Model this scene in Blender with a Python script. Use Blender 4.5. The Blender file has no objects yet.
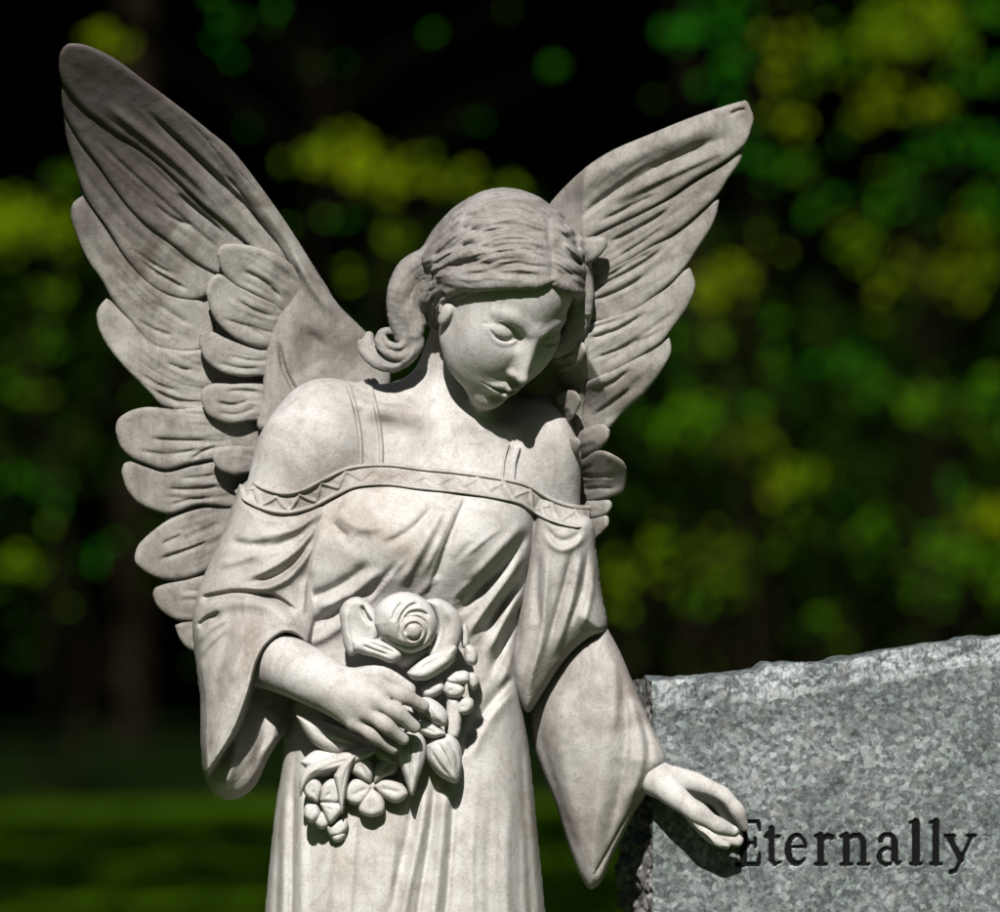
import bpy, bmesh, math, random
import numpy as np
from mathutils import Vector, Matrix

# ------------------------------------------------------------------ camera, world, sun, exposure
R_ = math.radians
scene = bpy.context.scene
COL = scene.collection
CAM_DIST, EYE_H = 10000.0, 1350.0            # millimetres: camera to statue, height of the picture's centre
camd = bpy.data.cameras.new('camera')
cam = bpy.data.objects.new('camera', camd)
COL.objects.link(cam)
cam.location = (0, -CAM_DIST / 1000, EYE_H / 1000)
cam.rotation_euler = (R_(90), 0, 0)
camd.sensor_width = 36
camd.lens = 360
camd.clip_start = 0.5
camd.clip_end = 2000
camd.dof.use_dof = True
camd.dof.focus_distance = CAM_DIST / 1000 - 0.08
camd.dof.aperture_fstop = 7.6
scene.camera = cam

SUN_EL, SUN_AZ = 43.0, -6.0                 # degrees; azimuth measured from the camera's side, minus = from the left
world = bpy.data.worlds.new('World')
scene.world = world
world.use_nodes = True
wn = world.node_tree.nodes
sky = wn.new('ShaderNodeTexSky')
sky.sky_type = 'NISHITA'
sky.sun_disc = False
sky.sun_elevation = R_(SUN_EL)
sky.sun_rotation = R_(180 - SUN_AZ)
wn['Background'].inputs[1].default_value = 0.05
world.node_tree.links.new(sky.outputs[0], wn['Background'].inputs[0])
sund = bpy.data.lights.new('sun', 'SUN')
sund.energy = 5.0
sund.angle = R_(0.5)
sund.color = (1.0, 0.975, 0.94)
sun = bpy.data.objects.new('sun', sund)
COL.objects.link(sun)
sdir = Vector((math.sin(R_(SUN_AZ)) * math.cos(R_(SUN_EL)), -math.cos(R_(SUN_AZ)) * math.cos(R_(SUN_EL)), math.sin(R_(SUN_EL))))
sun.rotation_euler = sdir.to_track_quat('Z', 'Y').to_euler()
sun.location = sdir * 30
vs = scene.view_settings
vs.view_transform = 'Standard'
vs.look = 'None'
vs.exposure = 0.92
vs.gamma = 1.0
vs.use_curve_mapping = False
scene.cycles.use_denoising = True
scene.cycles.max_bounces = 6

# ------------------------------------------------------------------ sculpting helpers (all in millimetres: x right, y away, z up)
f32 = np.float32


def K(y):
    return (CAM_DIST + y) / CAM_DIST


def P(px, py, y=0.0):
    """A point of the statue: position in the photograph's pixels and depth in mm -> mm."""
    k = K(y)
    return np.array([(px - 500.0) * k, y, (456.0 - py) * k])


def PL(pts):
    return np.array([P(*p) for p in pts])


def spline(pts, n):
    """Catmull-Rom through points (any dimension), n samples."""
    p = np.asarray(pts, float)
    if len(p) == 2:
        t = np.linspace(0, 1, n)[:, None]
        return p[0] * (1 - t) + p[1] * t
    d = np.r_[0, np.cumsum(np.linalg.norm(np.diff(p[:, :3], axis=0), axis=1) ** 0.5 + 1e-6)]
    q = np.vstack([2 * p[0] - p[1], p, 2 * p[-1] - p[-2]])
    dd = np.r_[d[0] - (d[1] - d[0]), d, d[-1] + (d[-1] - d[-2])]
    out = []
    for t in np.linspace(0, d[-1], n):
        i = min(max(np.searchsorted(d, t, side='right') - 1, 0), len(p) - 2)
        t0, t1, t2, t3 = dd[i:i + 4]
        p0, p1, p2, p3 = q[i:i + 4]
        a1 = (t1 - t) / (t1 - t0) * p0 + (t - t0) / (t1 - t0) * p1
        a2 = (t2 - t) / (t2 - t1) * p1 + (t - t1) / (t2 - t1) * p2
        a3 = (t3 - t) / (t3 - t2) * p2 + (t - t2) / (t3 - t2) * p3
        b1 = (t2 - t) / (t2 - t0) * a1 + (t - t0) / (t2 - t0) * a2
        b2 = (t3 - t) / (t3 - t1) * a2 + (t - t1) / (t3 - t1) * a3
        out.append((t2 - t) / (t2 - t1) * b1 + (t - t1) / (t2 - t1) * b2)
    return np.array(out)


def sstep(a, b, x):
    t = np.clip((x - a) / (b - a), 0, 1)
    return t * t * (3 - 2 * t)


def smin(a, b, k):
    h = np.maximum(k - np.abs(a - b), 0) / k
    return np.minimum(a, b) - h * h * k * 0.25


def smax(a, b, k):
    return -smin(-a, -b, k)


class Field:
    """A carved form: primitives joined (+), cut away (-) with soft seams."""

    def __init__(self):
        self.ops = []
        self.post = None

    def add(self, fn, c, rad, k=4.0, sub=False):
        self.ops.append((fn, np.asarray(c, float), float(rad), max(k, 0.01), sub))
        return self

    def ell(self, c, r, k=6.0, sub=False, rot=None):
        c = np.asarray(c, f32); r = np.asarray(r, f32)
        M = None if rot is None else np.asarray(rot, f32)

        def fn(p):
            q = p - c
            if M is not None:
                q = q @ M
            a = q / r
            k0 = np.sqrt((a * a).sum(1)) + 1e-9
            b = q / (r * r)
            k1 = np.sqrt((b * b).sum(1)) + 1e-9
            return k0 * (k0 - 1) / k1
        return self.add(fn, c, r.max(), k, sub)

    def cone(self, a, b, ra, rb, k=4.0, sub=False):
        a = np.asarray(a, f32); b = np.asarray(b, f32)
        ab = b - a
        L = float(ab @ ab) + 1e-9

        def fn(p):
            q = p - a
            t = np.clip(q @ ab / L, 0, 1)
            e = q - t[:, None] * ab
            return np.sqrt((e * e).sum(1)) - (ra + (rb - ra) * t)
        return self.add(fn, (a + b) / 2, math.sqrt(L) / 2 + max(ra, rb), k, sub)

    def tube(self, pts, rs, k=3.0, kin=0.35, sub=False, n=None, flat=None):
        """Chain through points with radii, splined; joined with itself by kin and with the rest by k."""
        pts = np.asarray(pts, float)
        rs = np.broadcast_to(np.asarray(rs, float), (len(pts),))
        n = n or max(8, 4 * len(pts))
        q = spline(np.c_[pts, rs], n).astype(f32)

        def fn(p):
            d = np.full(len(p), 1e4, f32)
            for i in range(n - 1):
                a, ab = q[i, :3], q[i + 1, :3] - q[i, :3]
                L = float(ab @ ab) + 1e-9
                w = p - a
                t = np.clip(w @ ab / L, 0, 1)
                e = w - t[:, None] * ab
                d = smin(d, np.sqrt((e * e).sum(1)) - (q[i, 3] + (q[i + 1, 3] - q[i, 3]) * t), kin)
            return d
        lo, hi = q[:, :3].min(0), q[:, :3].max(0)
        return self.add(fn, (lo + hi) / 2, np.linalg.norm(hi - lo) / 2 + rs.max(), k, sub)

    def __call__(self, p):
        p = p.astype(f32)
        d = np.full(len(p), 60.0, f32)
        for fn, c, rad, k, sub in self.ops:
            m = ((p - c.astype(f32)) ** 2).sum(1) < (rad + k + 14) ** 2
            if not m.any():
                continue
            v = fn(p[m]).astype(f32)
            d[m] = smax(d[m], -v, k) if sub else smin(d[m], v, k)
        if self.post is not None:
            d = self.post(p, d)
        return d


def nets(V, org, h):
    """Surface nets: field samples V (negative inside) -> vertices, quads."""
    s = V < 0
    nx, ny, nz = V.shape
    c = [s[i:nx - 1 + i, j:ny - 1 + j, k:nz - 1 + k] for i in (0, 1) for j in (0, 1) for k in (0, 1)]
    anyc = c[0].copy(); allc = c[0].copy()
    for q in c[1:]:
        anyc |= q; allc &= q
    act = anyc & ~allc
    I, J, Kk = np.nonzero(act)
    idx = np.full(act.shape, -1, np.int32)
    idx[act] = np.arange(len(I), dtype=np.int32)
    cor = [(i, j, k) for i in (0, 1) for j in (0, 1) for k in (0, 1)]
    vals = np.stack([V[I + i, J + j, Kk + k] for i, j, k in cor], 1)
    acc = np.zeros((len(I), 3)); cnt = np.zeros(len(I))
    ca = np.array(cor, float)
    for a in range(8):
        for b in range(a + 1, 8):
            if np.abs(ca[a] - ca[b]).sum() != 1:
                continue
            va, vb = vals[:, a], vals[:, b]
            m = (va < 0) != (vb < 0)
            t = np.where(m, va / np.where(m, va - vb, 1), 0)
            acc += np.where(m[:, None], ca[a] + t[:, None] * (ca[b] - ca[a]), 0)
            cnt += m
    v = (np.stack([I, J, Kk], 1) + acc / cnt[:, None]) * h + org
    F = []
    e = s[:-1, 1:-1, 1:-1] != s[1:, 1:-1, 1:-1]
    i, j, k = np.nonzero(e); j += 1; k += 1
    q = np.stack([idx[i, j - 1, k - 1], idx[i, j, k - 1], idx[i, j, k], idx[i, j - 1, k]], 1)
    F.append(np.where(s[i, j, k][:, None], q, q[:, ::-1]))
    e = s[1:-1, :-1, 1:-1] != s[1:-1, 1:, 1:-1]
    i, j, k = np.nonzero(e); i += 1; k += 1
    q = np.stack([idx[i - 1, j, k - 1], idx[i - 1, j, k], idx[i, j, k], idx[i, j, k - 1]], 1)
    F.append(np.where(s[i, j, k][:, None], q, q[:, ::-1]))
    e = s[1:-1, 1:-1, :-1] != s[1:-1, 1:-1, 1:]
    i, j, k = np.nonzero(e); i += 1; j += 1
    q = np.stack([idx[i - 1, j - 1, k], idx[i, j - 1, k], idx[i, j, k], idx[i - 1, j, k]], 1)
    F.append(np.where(s[i, j, k][:, None], q, q[:, ::-1]))
    return v, np.vstack(F)


def sculpt(field, lo, hi, h=1.3, m=6, margin=1.3):
    """Mesh an implicit form, evaluated finely only near its surface."""
    lo, hi = np.asarray(lo, float), np.asarray(hi, float)
    n = np.ceil((hi - lo) / (h * m)).astype(int)
    ax = [lo[a] + (np.arange(n[a]) * m + (m - 1) / 2) * h for a in range(3)]
    g = np.stack(np.meshgrid(*ax, indexing='ij'), -1).reshape(-1, 3)
    cv = field(g)
    act = np.abs(cv) < margin * h * m
    V = np.repeat(np.repeat(np.repeat(cv.reshape(n), m, 0), m, 1), m, 2).astype(f32)
    V = V.reshape(n[0], m, n[1], m, n[2], m)
    ai = np.nonzero(act)[0]
    off = np.stack(np.meshgrid(*[np.arange(m)] * 3, indexing='ij'), -1).reshape(-1, 3)
    A = np.stack(np.unravel_index(ai, n), 1)
    for s0 in range(0, len(A), 3000):
        a = A[s0:s0 + 3000]
        p = (lo + (a[:, None, :] * m + off[None]) * h).reshape(-1, 3)
        V[a[:, 0], :, a[:, 1], :, a[:, 2], :] = field(p).reshape(len(a), m, m, m)
    V = V.reshape(n * m)
    return nets(V, lo, h)


def relax(v, f, it=2, lam=0.5):
    n = len(v)
    i = np.concatenate([f[:, a] for a in range(4) for _ in (0, 1)])
    j = np.concatenate([f[:, b] for a in range(4) for b in ((a + 1) % 4, (a + 3) % 4)])
    cnt = np.maximum(np.bincount(i, minlength=n), 1)
    for _ in range(it):
        acc = np.stack([np.bincount(i, weights=v[j, c], minlength=n) for c in range(3)], 1)
        v = v + lam * (acc / cnt[:, None] - v)
    return v


ORIGIN = Vector((0, 0, EYE_H / 1000))


def mesh_obj(name, v, f, mat=None, parent=None, smooth=True, mm=True):
    """One mesh object from arrays; v in mm about the statue's picture centre."""
    v = np.asarray(v, float)
    if mm:
        v = v / 1000.0
        if parent is None:
            v = v + np.array(ORIGIN)
    me = bpy.data.meshes.new(name)
    if isinstance(f, np.ndarray) and f.ndim == 2:
        nf, w = f.shape
        me.vertices.add(len(v)); me.vertices.foreach_set('co', v.astype(f32).ravel())
        me.loops.add(nf * w); me.loops.foreach_set('vertex_index', f.astype(np.int32).ravel())
        me.polygons.add(nf)
        me.polygons.foreach_set('loop_start', np.arange(0, nf * w, w, dtype=np.int32))
        me.update(calc_edges=True)
        me.validate()
    else:
        me.from_pydata([tuple(a) for a in v], [], [tuple(int(i) for i in a) for a in f])
    if smooth:
        me.polygons.foreach_set('use_smooth', np.ones(len(me.polygons), bool))
    o = bpy.data.objects.new(name, me)
    COL.objects.link(o)
    if mat:
        me.materials.append(mat)
    if parent:
        o.parent = parent
    return o


def empty(name, loc, label=None, cat=None, group=None):
    o = bpy.data.objects.new(name, None)
    COL.objects.link(o)
    o.location = loc
    o.empty_display_size = 0.1
    return tag(o, label, cat, group)


def tag(o, label=None, cat=None, group=None, kind=None):
    for k, v in (('label', label), ('category', cat), ('group', group), ('kind', kind)):
        if v:
            o[k] = v
    return o


class Map2:
    """A height map over the picture plane (pixels), for folds and strand carving."""

    def __init__(self, x0, x1, y0, y1, res=1.0):
        self.x0, self.y0, self.res = x0, y0, res
        self.xs = np.arange(x0, x1 + res, res); self.ys = np.arange(y0, y1 + res, res)
        self.X, self.Y = np.meshgrid(self.xs, self.ys, indexing='ij')
        self.H = np.zeros(self.X.shape)

    def stroke(self, pts, wl, wr, h, t0=0.25, t1=0.25, n=24, mode='add'):
        """Ridge (h>0) or groove (h<0) along a curve; wl / wr = soft widths to its left / right; t0, t1 = tapered ends."""
        c = spline(np.asarray(pts, float), n)
        w = 2.6 * max(wl, wr)
        i0, i1 = np.searchsorted(self.xs, [c[:, 0].min() - w, c[:, 0].max() + w])
        j0, j1 = np.searchsorted(self.ys, [c[:, 1].min() - w, c[:, 1].max() + w])
        X, Y = self.X[i0:i1, j0:j1], self.Y[i0:i1, j0:j1]
        if X.size == 0:
            return self
        D = np.full(X.shape, 1e9); S = np.zeros(X.shape); T = np.zeros(X.shape)
        for i in range(n - 1):
            ax, ay = c[i, :2]; bx, by = c[i + 1, :2] - c[i, :2]
            L = bx * bx + by * by + 1e-9
            t = np.clip(((X - ax) * bx + (Y - ay) * by) / L, 0, 1)
            ex, ey = X - ax - t * bx, Y - ay - t * by
            d = ex * ex + ey * ey
            m = d < D
            D = np.where(m, d, D); S = np.where(m, bx * ey - by * ex, S); T = np.where(m, (i + t) / (n - 1), T)
        D = np.sqrt(D)
        wd = np.where(S > 0, wr, wl)
        prof = np.exp(-(D / wd) ** 2)
        tp = (sstep(0, t0, T) if t0 > 0 else 1) * (sstep(0, t1, 1 - T) if t1 > 0 else 1)
        v = h * prof * tp
        if mode == 'add':
            self.H[i0:i1, j0:j1] += v
        else:
            self.H[i0:i1, j0:j1] = np.maximum(self.H[i0:i1, j0:j1], v) if h > 0 else np.minimum(self.H[i0:i1, j0:j1], v)
        return self

    def bump(self, px, py, rx, ry, h, rot=0, p=2):
        c, s = math.cos(R_(rot)), math.sin(R_(rot))
        dx, dy = self.X - px, self.Y - py
        u, w = (dx * c + dy * s) / rx, (-dx * s + dy * c) / ry
        self.H += h * np.exp(-(u * u + w * w) ** (p / 2))
        return self

    def at(self, px, py):
        fx = np.clip((px - self.x0) / self.res, 0, len(self.xs) - 1.001)
        fy = np.clip((py - self.y0) / self.res, 0, len(self.ys) - 1.001)
        i, j = fx.astype(int), fy.astype(int)
        a, b = fx - i, fy - j
        H = self.H
        return (H[i, j] * (1 - a) + H[i + 1, j] * a) * (1 - b) + (H[i, j + 1] * (1 - a) + H[i + 1, j + 1] * a) * b

    def at_p(self, p):
        k = (CAM_DIST + p[:, 1]) / CAM_DIST
        return self.at(500 + p[:, 0] / k, 456 - p[:, 2] / k)


def poly_dist(X, Y, poly):
    """Signed distance to a closed outline (positive inside)."""
    D = np.full(X.shape, 1e9); ins = np.zeros(X.shape, bool)
    n = len(poly)
    for i in range(n):
        ax, ay = poly[i]; bx, by = poly[(i + 1) % n]
        dx, dy = bx - ax, by - ay
        L = dx * dx + dy * dy + 1e-9
        t = np.clip(((X - ax) * dx + (Y - ay) * dy) / L, 0, 1)
        D = np.minimum(D, (X - ax - t * dx) ** 2 + (Y - ay - t * dy) ** 2)
        cr = ((ay > Y) != (by > Y)) & (X < (dx * (Y - ay) / (dy if abs(dy) > 1e-9 else 1e-9) + ax))
        ins ^= cr
    D = np.sqrt(D)
    return np.where(ins, D, -D)


def vnoise(X, Y, s, seed=0):
    """Smooth value noise, -1..1."""
    rg = np.random.default_rng(seed)
    T = rg.uniform(-1, 1, (64, 64))
    u, v = X / s, Y / s
    i, j = np.floor(u).astype(int), np.floor(v).astype(int)
    a, b = u - i, v - j
    a = a * a * (3 - 2 * a); b = b * b * (3 - 2 * b)
    g = lambda p, q: T[p % 64, q % 64]
    return (g(i, j) * (1 - a) + g(i + 1, j) * a) * (1 - b) + (g(i, j + 1) * (1 - a) + g(i + 1, j + 1) * a) * b


def rot_head(a, b, c):
    return np.array(Matrix.Rotation(c, 3, 'Y') @ Matrix.Rotation(b, 3, 'X') @ Matrix.Rotation(a, 3, 'Z'))

# ------------------------------------------------------------------ materials
def new_mat(name):
    m = bpy.data.materials.new(name)
    m.use_nodes = True
    nt = m.node_tree
    b = nt.nodes['Principled BSDF']
    return m, nt, b


def nd(nt, typ, **kw):
    n = nt.nodes.new(typ)
    for k, v in kw.items():
        if k.startswith('i_'):
            n.inputs[k[2:].replace('_', ' ')].default_value = v
        else:
            setattr(n, k, v)
    return n


def ramp(nt, fac, stops):
    r = nt.nodes.new('ShaderNodeValToRGB')
    el = r.color_ramp.elements
    while len(el) < len(stops):
        el.new(0.5)
    for e, (p, c) in zip(el, stops):
        e.position = p
        e.color = (*c, 1) if len(c) == 3 else c
    nt.links.new(fac, r.inputs[0])
    return r.outputs[0]


def mix(nt, fac, a, b, mode='MIX'):
    m = nt.nodes.new('ShaderNodeMix')
    m.data_type = 'RGBA'
    m.blend_type = mode
    for s, v in ((m.inputs[0], fac), (m.inputs[6], a), (m.inputs[7], b)):
        if hasattr(v, 'links') or hasattr(v, 'is_linked'):
            nt.links.new(v, s)
        elif isinstance(v, (int, float)):
            s.default_value = v
        else:
            s.default_value = (*v, 1) if len(v) == 3 else v
    return m.outputs[2]


def noise(nt, vec, scale, detail=4, rough=0.55, dist=0.0):
    n = nd(nt, 'ShaderNodeTexNoise')
    n.inputs['Scale'].default_value = scale
    n.inputs['Detail'].default_value = detail
    n.inputs['Roughness'].default_value = rough
    n.inputs['Distortion'].default_value = dist
    if vec is not None:
        nt.links.new(vec, n.inputs['Vector'])
    return n.outputs['Fac']


def world_pos(nt):
    return nd(nt, 'ShaderNodeNewGeometry').outputs['Position']


def stone_mat(name, tint, stain, stain_amt, light=1.0, dirt_scale=9.0):
    """Weathered carved stone: pale ground, brown-grey soaking stains, rain streaks, fine pits and grain."""
    m, nt, b = new_mat(name)
    pos = world_pos(nt)

    def scaled(fac, k):
        f = nd(nt, 'ShaderNodeMath', operation='MULTIPLY'); nt.links.new(fac, f.inputs[0]); f.inputs[1].default_value = k
        return f.outputs[0]
    base = ramp(nt, noise(nt, pos, 6.0, 5, 0.62, 0.5), [(0.3, tuple(c * 0.82 * light for c in tint)), (0.68, tuple(c * 1.08 * light for c in tint))])
    s1 = ramp(nt, noise(nt, pos, dirt_scale, 7, 0.66, 1.0), [(0.44, (0, 0, 0)), (0.66, (1, 1, 1))])
    col = mix(nt, scaled(s1, stain_amt), base, stain)
    s2 = ramp(nt, noise(nt, pos, 42.0, 5, 0.7, 0.6), [(0.5, (0, 0, 0)), (0.72, (1, 1, 1))])
    col = mix(nt, scaled(s2, stain_amt * 0.6), col, tuple(c * 0.62 for c in stain))
    mp = nd(nt, 'ShaderNodeMapping'); mp.inputs['Scale'].default_value = (34, 34, 4.5); nt.links.new(pos, mp.inputs[0])
    st = ramp(nt, noise(nt, mp.outputs[0], 1.0, 5, 0.65, 0.4), [(0.52, (0, 0, 0)), (0.74, (1, 1, 1))])
    col = mix(nt, scaled(st, stain_amt * 0.55), col, tuple(c * 0.75 for c in stain))
    pit = ramp(nt, noise(nt, pos, 190.0, 2, 0.5), [(0.26, (0.5, 0.47, 0.44)), (0.36, (1, 1, 1))])
    col = mix(nt, 0.45, col, pit, 'MULTIPLY')
    speck = ramp(nt, noise(nt, pos, 480.0, 2, 0.5), [(0.35, (0.88, 0.88, 0.88)), (0.62, (1.04, 1.04, 1.04))])
    col = mix(nt, 1.0, col, speck, 'MULTIPLY')
    nt.links.new(col, b.inputs['Base Color'])
    b.inputs['Roughness'].default_value = 0.74
    b.inputs['Specular IOR Level'].default_value = 0.25
    bp = nd(nt, 'ShaderNodeBump')
    bp.inputs['Strength'].default_value = 0.3
    bp.inputs['Distance'].default_value = 0.0024
    nb = nd(nt, 'ShaderNodeMath', operation='ADD')
    nt.links.new(noise(nt, pos, 70.0, 7, 0.68), nb.inputs[0])
    nt.links.new(scaled(noise(nt, pos, 330.0, 3, 0.6), 0.35), nb.inputs[1])
    nt.links.new(nb.outputs[0], bp.inputs['Height'])
    nt.links.new(bp.outputs[0], b.inputs['Normal'])
    return m


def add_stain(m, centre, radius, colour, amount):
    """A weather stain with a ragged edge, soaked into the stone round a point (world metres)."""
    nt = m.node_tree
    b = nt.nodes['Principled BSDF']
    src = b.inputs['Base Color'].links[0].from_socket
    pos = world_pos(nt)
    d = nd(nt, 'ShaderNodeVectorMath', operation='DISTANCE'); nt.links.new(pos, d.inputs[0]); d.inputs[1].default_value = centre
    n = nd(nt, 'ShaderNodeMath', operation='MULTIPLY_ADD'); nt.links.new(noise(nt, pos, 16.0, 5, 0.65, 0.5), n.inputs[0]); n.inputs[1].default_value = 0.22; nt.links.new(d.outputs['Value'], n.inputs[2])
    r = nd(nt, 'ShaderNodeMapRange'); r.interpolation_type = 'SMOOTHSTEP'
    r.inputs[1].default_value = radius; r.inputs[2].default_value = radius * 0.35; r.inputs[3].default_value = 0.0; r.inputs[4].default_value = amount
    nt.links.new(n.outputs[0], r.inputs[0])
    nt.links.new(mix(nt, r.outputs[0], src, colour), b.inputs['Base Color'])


M = {}
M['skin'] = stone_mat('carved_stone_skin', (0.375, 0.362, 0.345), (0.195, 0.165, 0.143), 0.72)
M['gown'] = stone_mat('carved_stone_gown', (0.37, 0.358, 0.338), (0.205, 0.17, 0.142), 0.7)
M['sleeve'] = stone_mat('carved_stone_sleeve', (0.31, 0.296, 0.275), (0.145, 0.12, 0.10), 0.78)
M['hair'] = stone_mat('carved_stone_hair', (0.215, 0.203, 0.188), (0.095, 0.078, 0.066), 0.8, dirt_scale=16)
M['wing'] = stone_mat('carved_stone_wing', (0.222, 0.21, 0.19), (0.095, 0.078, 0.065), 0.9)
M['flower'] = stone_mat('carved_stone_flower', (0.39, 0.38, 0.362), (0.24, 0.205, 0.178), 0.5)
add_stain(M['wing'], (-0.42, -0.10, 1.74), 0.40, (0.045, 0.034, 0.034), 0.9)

# ------------------------------------------------------------------ the angel: body (head, neck, shoulders, arms and hands in one surface)
statue = empty('angel_statue', ORIGIN, 'weathered pale stone angel with raised wings, bowed head and carved roses', 'statue')
HS = 0.855
HR = rot_head(R_(42.5), R_(28.8), R_(30.5))
HY = -80.0
HC = P(528.4, 336.8, HY)


def head_field():
    F = Field()
    F.ell((0, 86, 24), (73, 92, 89), 10)                 # cranium
    F.ell((0, 53, -30), (60, 62, 74), 22)                # middle of the face
    for s in (-1, 1):
        F.ell((s * 31, 27, -28), (28, 30, 34), 22)       # cheek
        F.cone((s * 38, 64, -58), (s * 6, 17, -93), 17, 13, 22)   # jaw
        F.ell((s * 29, 38, -58), (23, 28, 32), 20)
    for s in (-1, 1):
        F.ell((s * 19, 9, -40), (17, 17, 26), 20)        # beside the nose
    F.ell((0, 23, -72), (34, 28, 29), 18)                # round the mouth
    F.ell((0, 11, -97), (14.5, 17, 15), 16)                # chin
    F.ell((0, 12, -68), (24, 23, 18), 16)
    for s in (-1, 1):
        F.ell((s * 31, -16.5, 0), (23, 19, 12.5), 12, True)   # eye socket
        F.ell((s * 15, -14.5, -2), (4.5, 9, 9), 9, True)    # inner corner
    F.cone((0, -4, 12), (0, -26, -39), 6.6, 5.6, 12)     # bridge of the nose
    F.cone((0, 2, 4), (0, -9, -40), 7.0, 9.6, 10)
    F.ell((0, -26.5, -41), (6.2, 7.0, 5.6), 6)           # tip
    for s in (-1, 1):
        F.ell((s * 8.4, -12.5, -43), (5.2, 9.5, 5.4), 4)  # wing of the nose
        F.ell((s * 5.0, -17, -50), (3.2, 7.5, 3.0), 1.5, True)
    def on(pts, off=0.0):
        """Points (x, z) set down on the face as carved so far; off < 0 stands proud."""
        q = np.array(pts, float)
        y = np.full(len(q), -60.0)
        for _ in range(60):
            y = y + np.clip(F(np.c_[q[:, 0], y, q[:, 1]]) * 0.8, 0, 8)
        return [(q[i, 0], y[i] + off, q[i, 1]) for i in range(len(q))]

    for s in (-1, 1):                                    # lids
        crease = on([(s * 13, -2.5), (s * 18, 3.5), (s * 27, 8.6), (s * 37, 8.8), (s * 47, 5), (s * 56, -1)], -0.3)
        e = Field()
        e.ell((s * 30.5, 14.5, -3.5), (23, 16, 14), 1)
        zc = s * 31

        def lid(p, e=e, zc=zc):
            d = e(p)
            cut = (-6.6 + 0.011 * (p[:, 0] - zc) ** 2) - p[:, 2]
            return smax(d, cut.astype(f32), 1.0)
        F.tube(crease, [0.8, 1.9, 2.4, 2.2, 1.8, 0.9], 3, sub=True)
        F.add(lid, (s * 31, 13, -3), 22, 2.0)
        F.ell((s * 31, 14, -4), (16, 14.5, 14), 1.5)     # eyeball under the lid
        F.tube(on([(s * 15, -5), (s * 23, -10.2), (s * 32, -12.4), (s * 42, -10.8), (s * 51, -5)], 0.8), [1.4, 2.4, 2.8, 2.4, 1.2], 4)
        F.tube(on([(s * 16, -3.5), (s * 23, -6.8), (s * 32, -8.2), (s * 42, -7.0), (s * 50, -2.5)], 0.2), [0.8, 1.6, 2.0, 1.8, 1.1], 0.8, sub=True)
        F.tube(on([(s * 9, 12), (s * 19, 19), (s * 33, 22), (s * 48, 17)], 3.2), [1.5, 3.2, 3.2, 1.5], 12)   # brow
    # lips
    for s in (-1, 1):
        F.tube(on([(0, -65.5), (s * 6, -64.4), (s * 15, -66.6), (s * 27, -70.5)], 1.4), [4.4, 4.8, 3.8, 1.2], 2.6)
    for s in (-1, 1):
        F.tube(on([(0, -76), (s * 8, -75.4), (s * 17, -73.4), (s * 25, -71)], 1.8), [5.0, 4.9, 3.6, 1.2], 2.6)
    F.tube(on([(-29, -71), (-20, -70.8), (-10, -70.8), (-4, -70.6), (0, -69.8), (4, -70.6), (10, -70.8), (20, -70.8), (29, -71)], 0.3), [1.2, 1.7, 1.8, 1.7, 1.6, 1.7, 1.8, 1.7, 1.2], 1.2, sub=True)
    F.ell((0, -13.5, -85.5), (15, 7.5, 4.8), 7, True)
    F.ell((0, -20, -57), (3.0, 5, 6), 3.5, True)
    for s in (-1, 1):
        F.ell((s * 69, 68, -30), (5, 9, 17), 4)         # ear
    return F


HF = head_field()


def in_head(p):
    return (p - HC) @ HR / HS


def head_sdf(p):
    return HF(in_head(p)) * HS


def finger(F, base, pts, rs, k=2.5):
    F.tube([base] + pts, rs, k, 1.5, n=14)


body = Field()
body.add(head_sdf, HC + HR @ np.array([0, 60, -5.]) * HS, 130, 6)
body.cone(P(470, 340, 30), P(444, 436, 52), 41, 48, 14)            # neck
body.cone(P(448, 424, 40), P(330, 425, 28), 34, 44, 34)            # trapezius / collar, near side
body.cone(P(466, 424, 26), P(534, 446, 42), 34, 36, 34)
body.ell(P(436, 520, 32), (118, 72, 118), 40)                      # ribcage
body.ell(P(316, 447, 8), (51, 57, 62), 26, rot=np.array(Matrix.Rotation(R_(18), 3, 'Y')))   # shoulder, near
body.ell(P(541, 458, 36), (36, 46, 60), 24)                        # shoulder, far
body.tube([P(458, 425, -2), P(420, 418, -12), P(370, 408, -16), P(330, 402, -10)], [4, 6, 6, 4], 14)   # collar bone
body.tube([P(486, 430, -8), P(510, 428, -6), P(535, 424, 4)], [4, 6, 5], 12)
body.cone(P(300, 464, 8), P(238, 615, -10), 44, 36, 24)            # upper arm
body.cone(P(238, 615, -12), P(262, 655, -34), 32, 28, 16)          # elbow
# forearm and hand with the flowers
body.tube([P(248, 655, -30), P(288, 666, -72), P(328, 686, -108), P(350, 697, -120)], [28, 29, 26, 25], 12)
WR = P(338, 692, -117)
for kn, mid, tip, r in ((P(379, 685, -133), P(403, 695, -140), P(423, 706, -130), (9.4, 8.4, 6.6)),
                        (P(375, 700, -140), P(397, 712, -146), P(414, 727, -135), (9.4, 8.2, 6.6)),
                        (P(366, 712, -138), P(386, 725, -144), P(403, 739, -133), (9.0, 7.8, 6.2)),
                        (P(354, 722, -131), P(373, 735, -136), P(393, 749, -127), (8.2, 7.0, 5.6))):
    body.cone(WR + (kn - WR) * 0.05, kn, 19, r[0] + 0.6, 8)
    body.tube([kn, kn * .5 + mid * .5 + np.array([0, -1.0, 0]), mid, mid * .5 + tip * .5 + np.array([0, -1.0, 0]), tip], [r[0] + .3, r[0] * .5 + r[1] * .5 - 1.0, r[1] + .5, r[1] * .5 + r[2] * .5 - .4, r[2]], 1.6, 0.3, n=22)
body.tube([P(340, 684, -120), P(380, 676, -112), P(408, 690, -106)], [13, 10, 8], 4)
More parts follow.
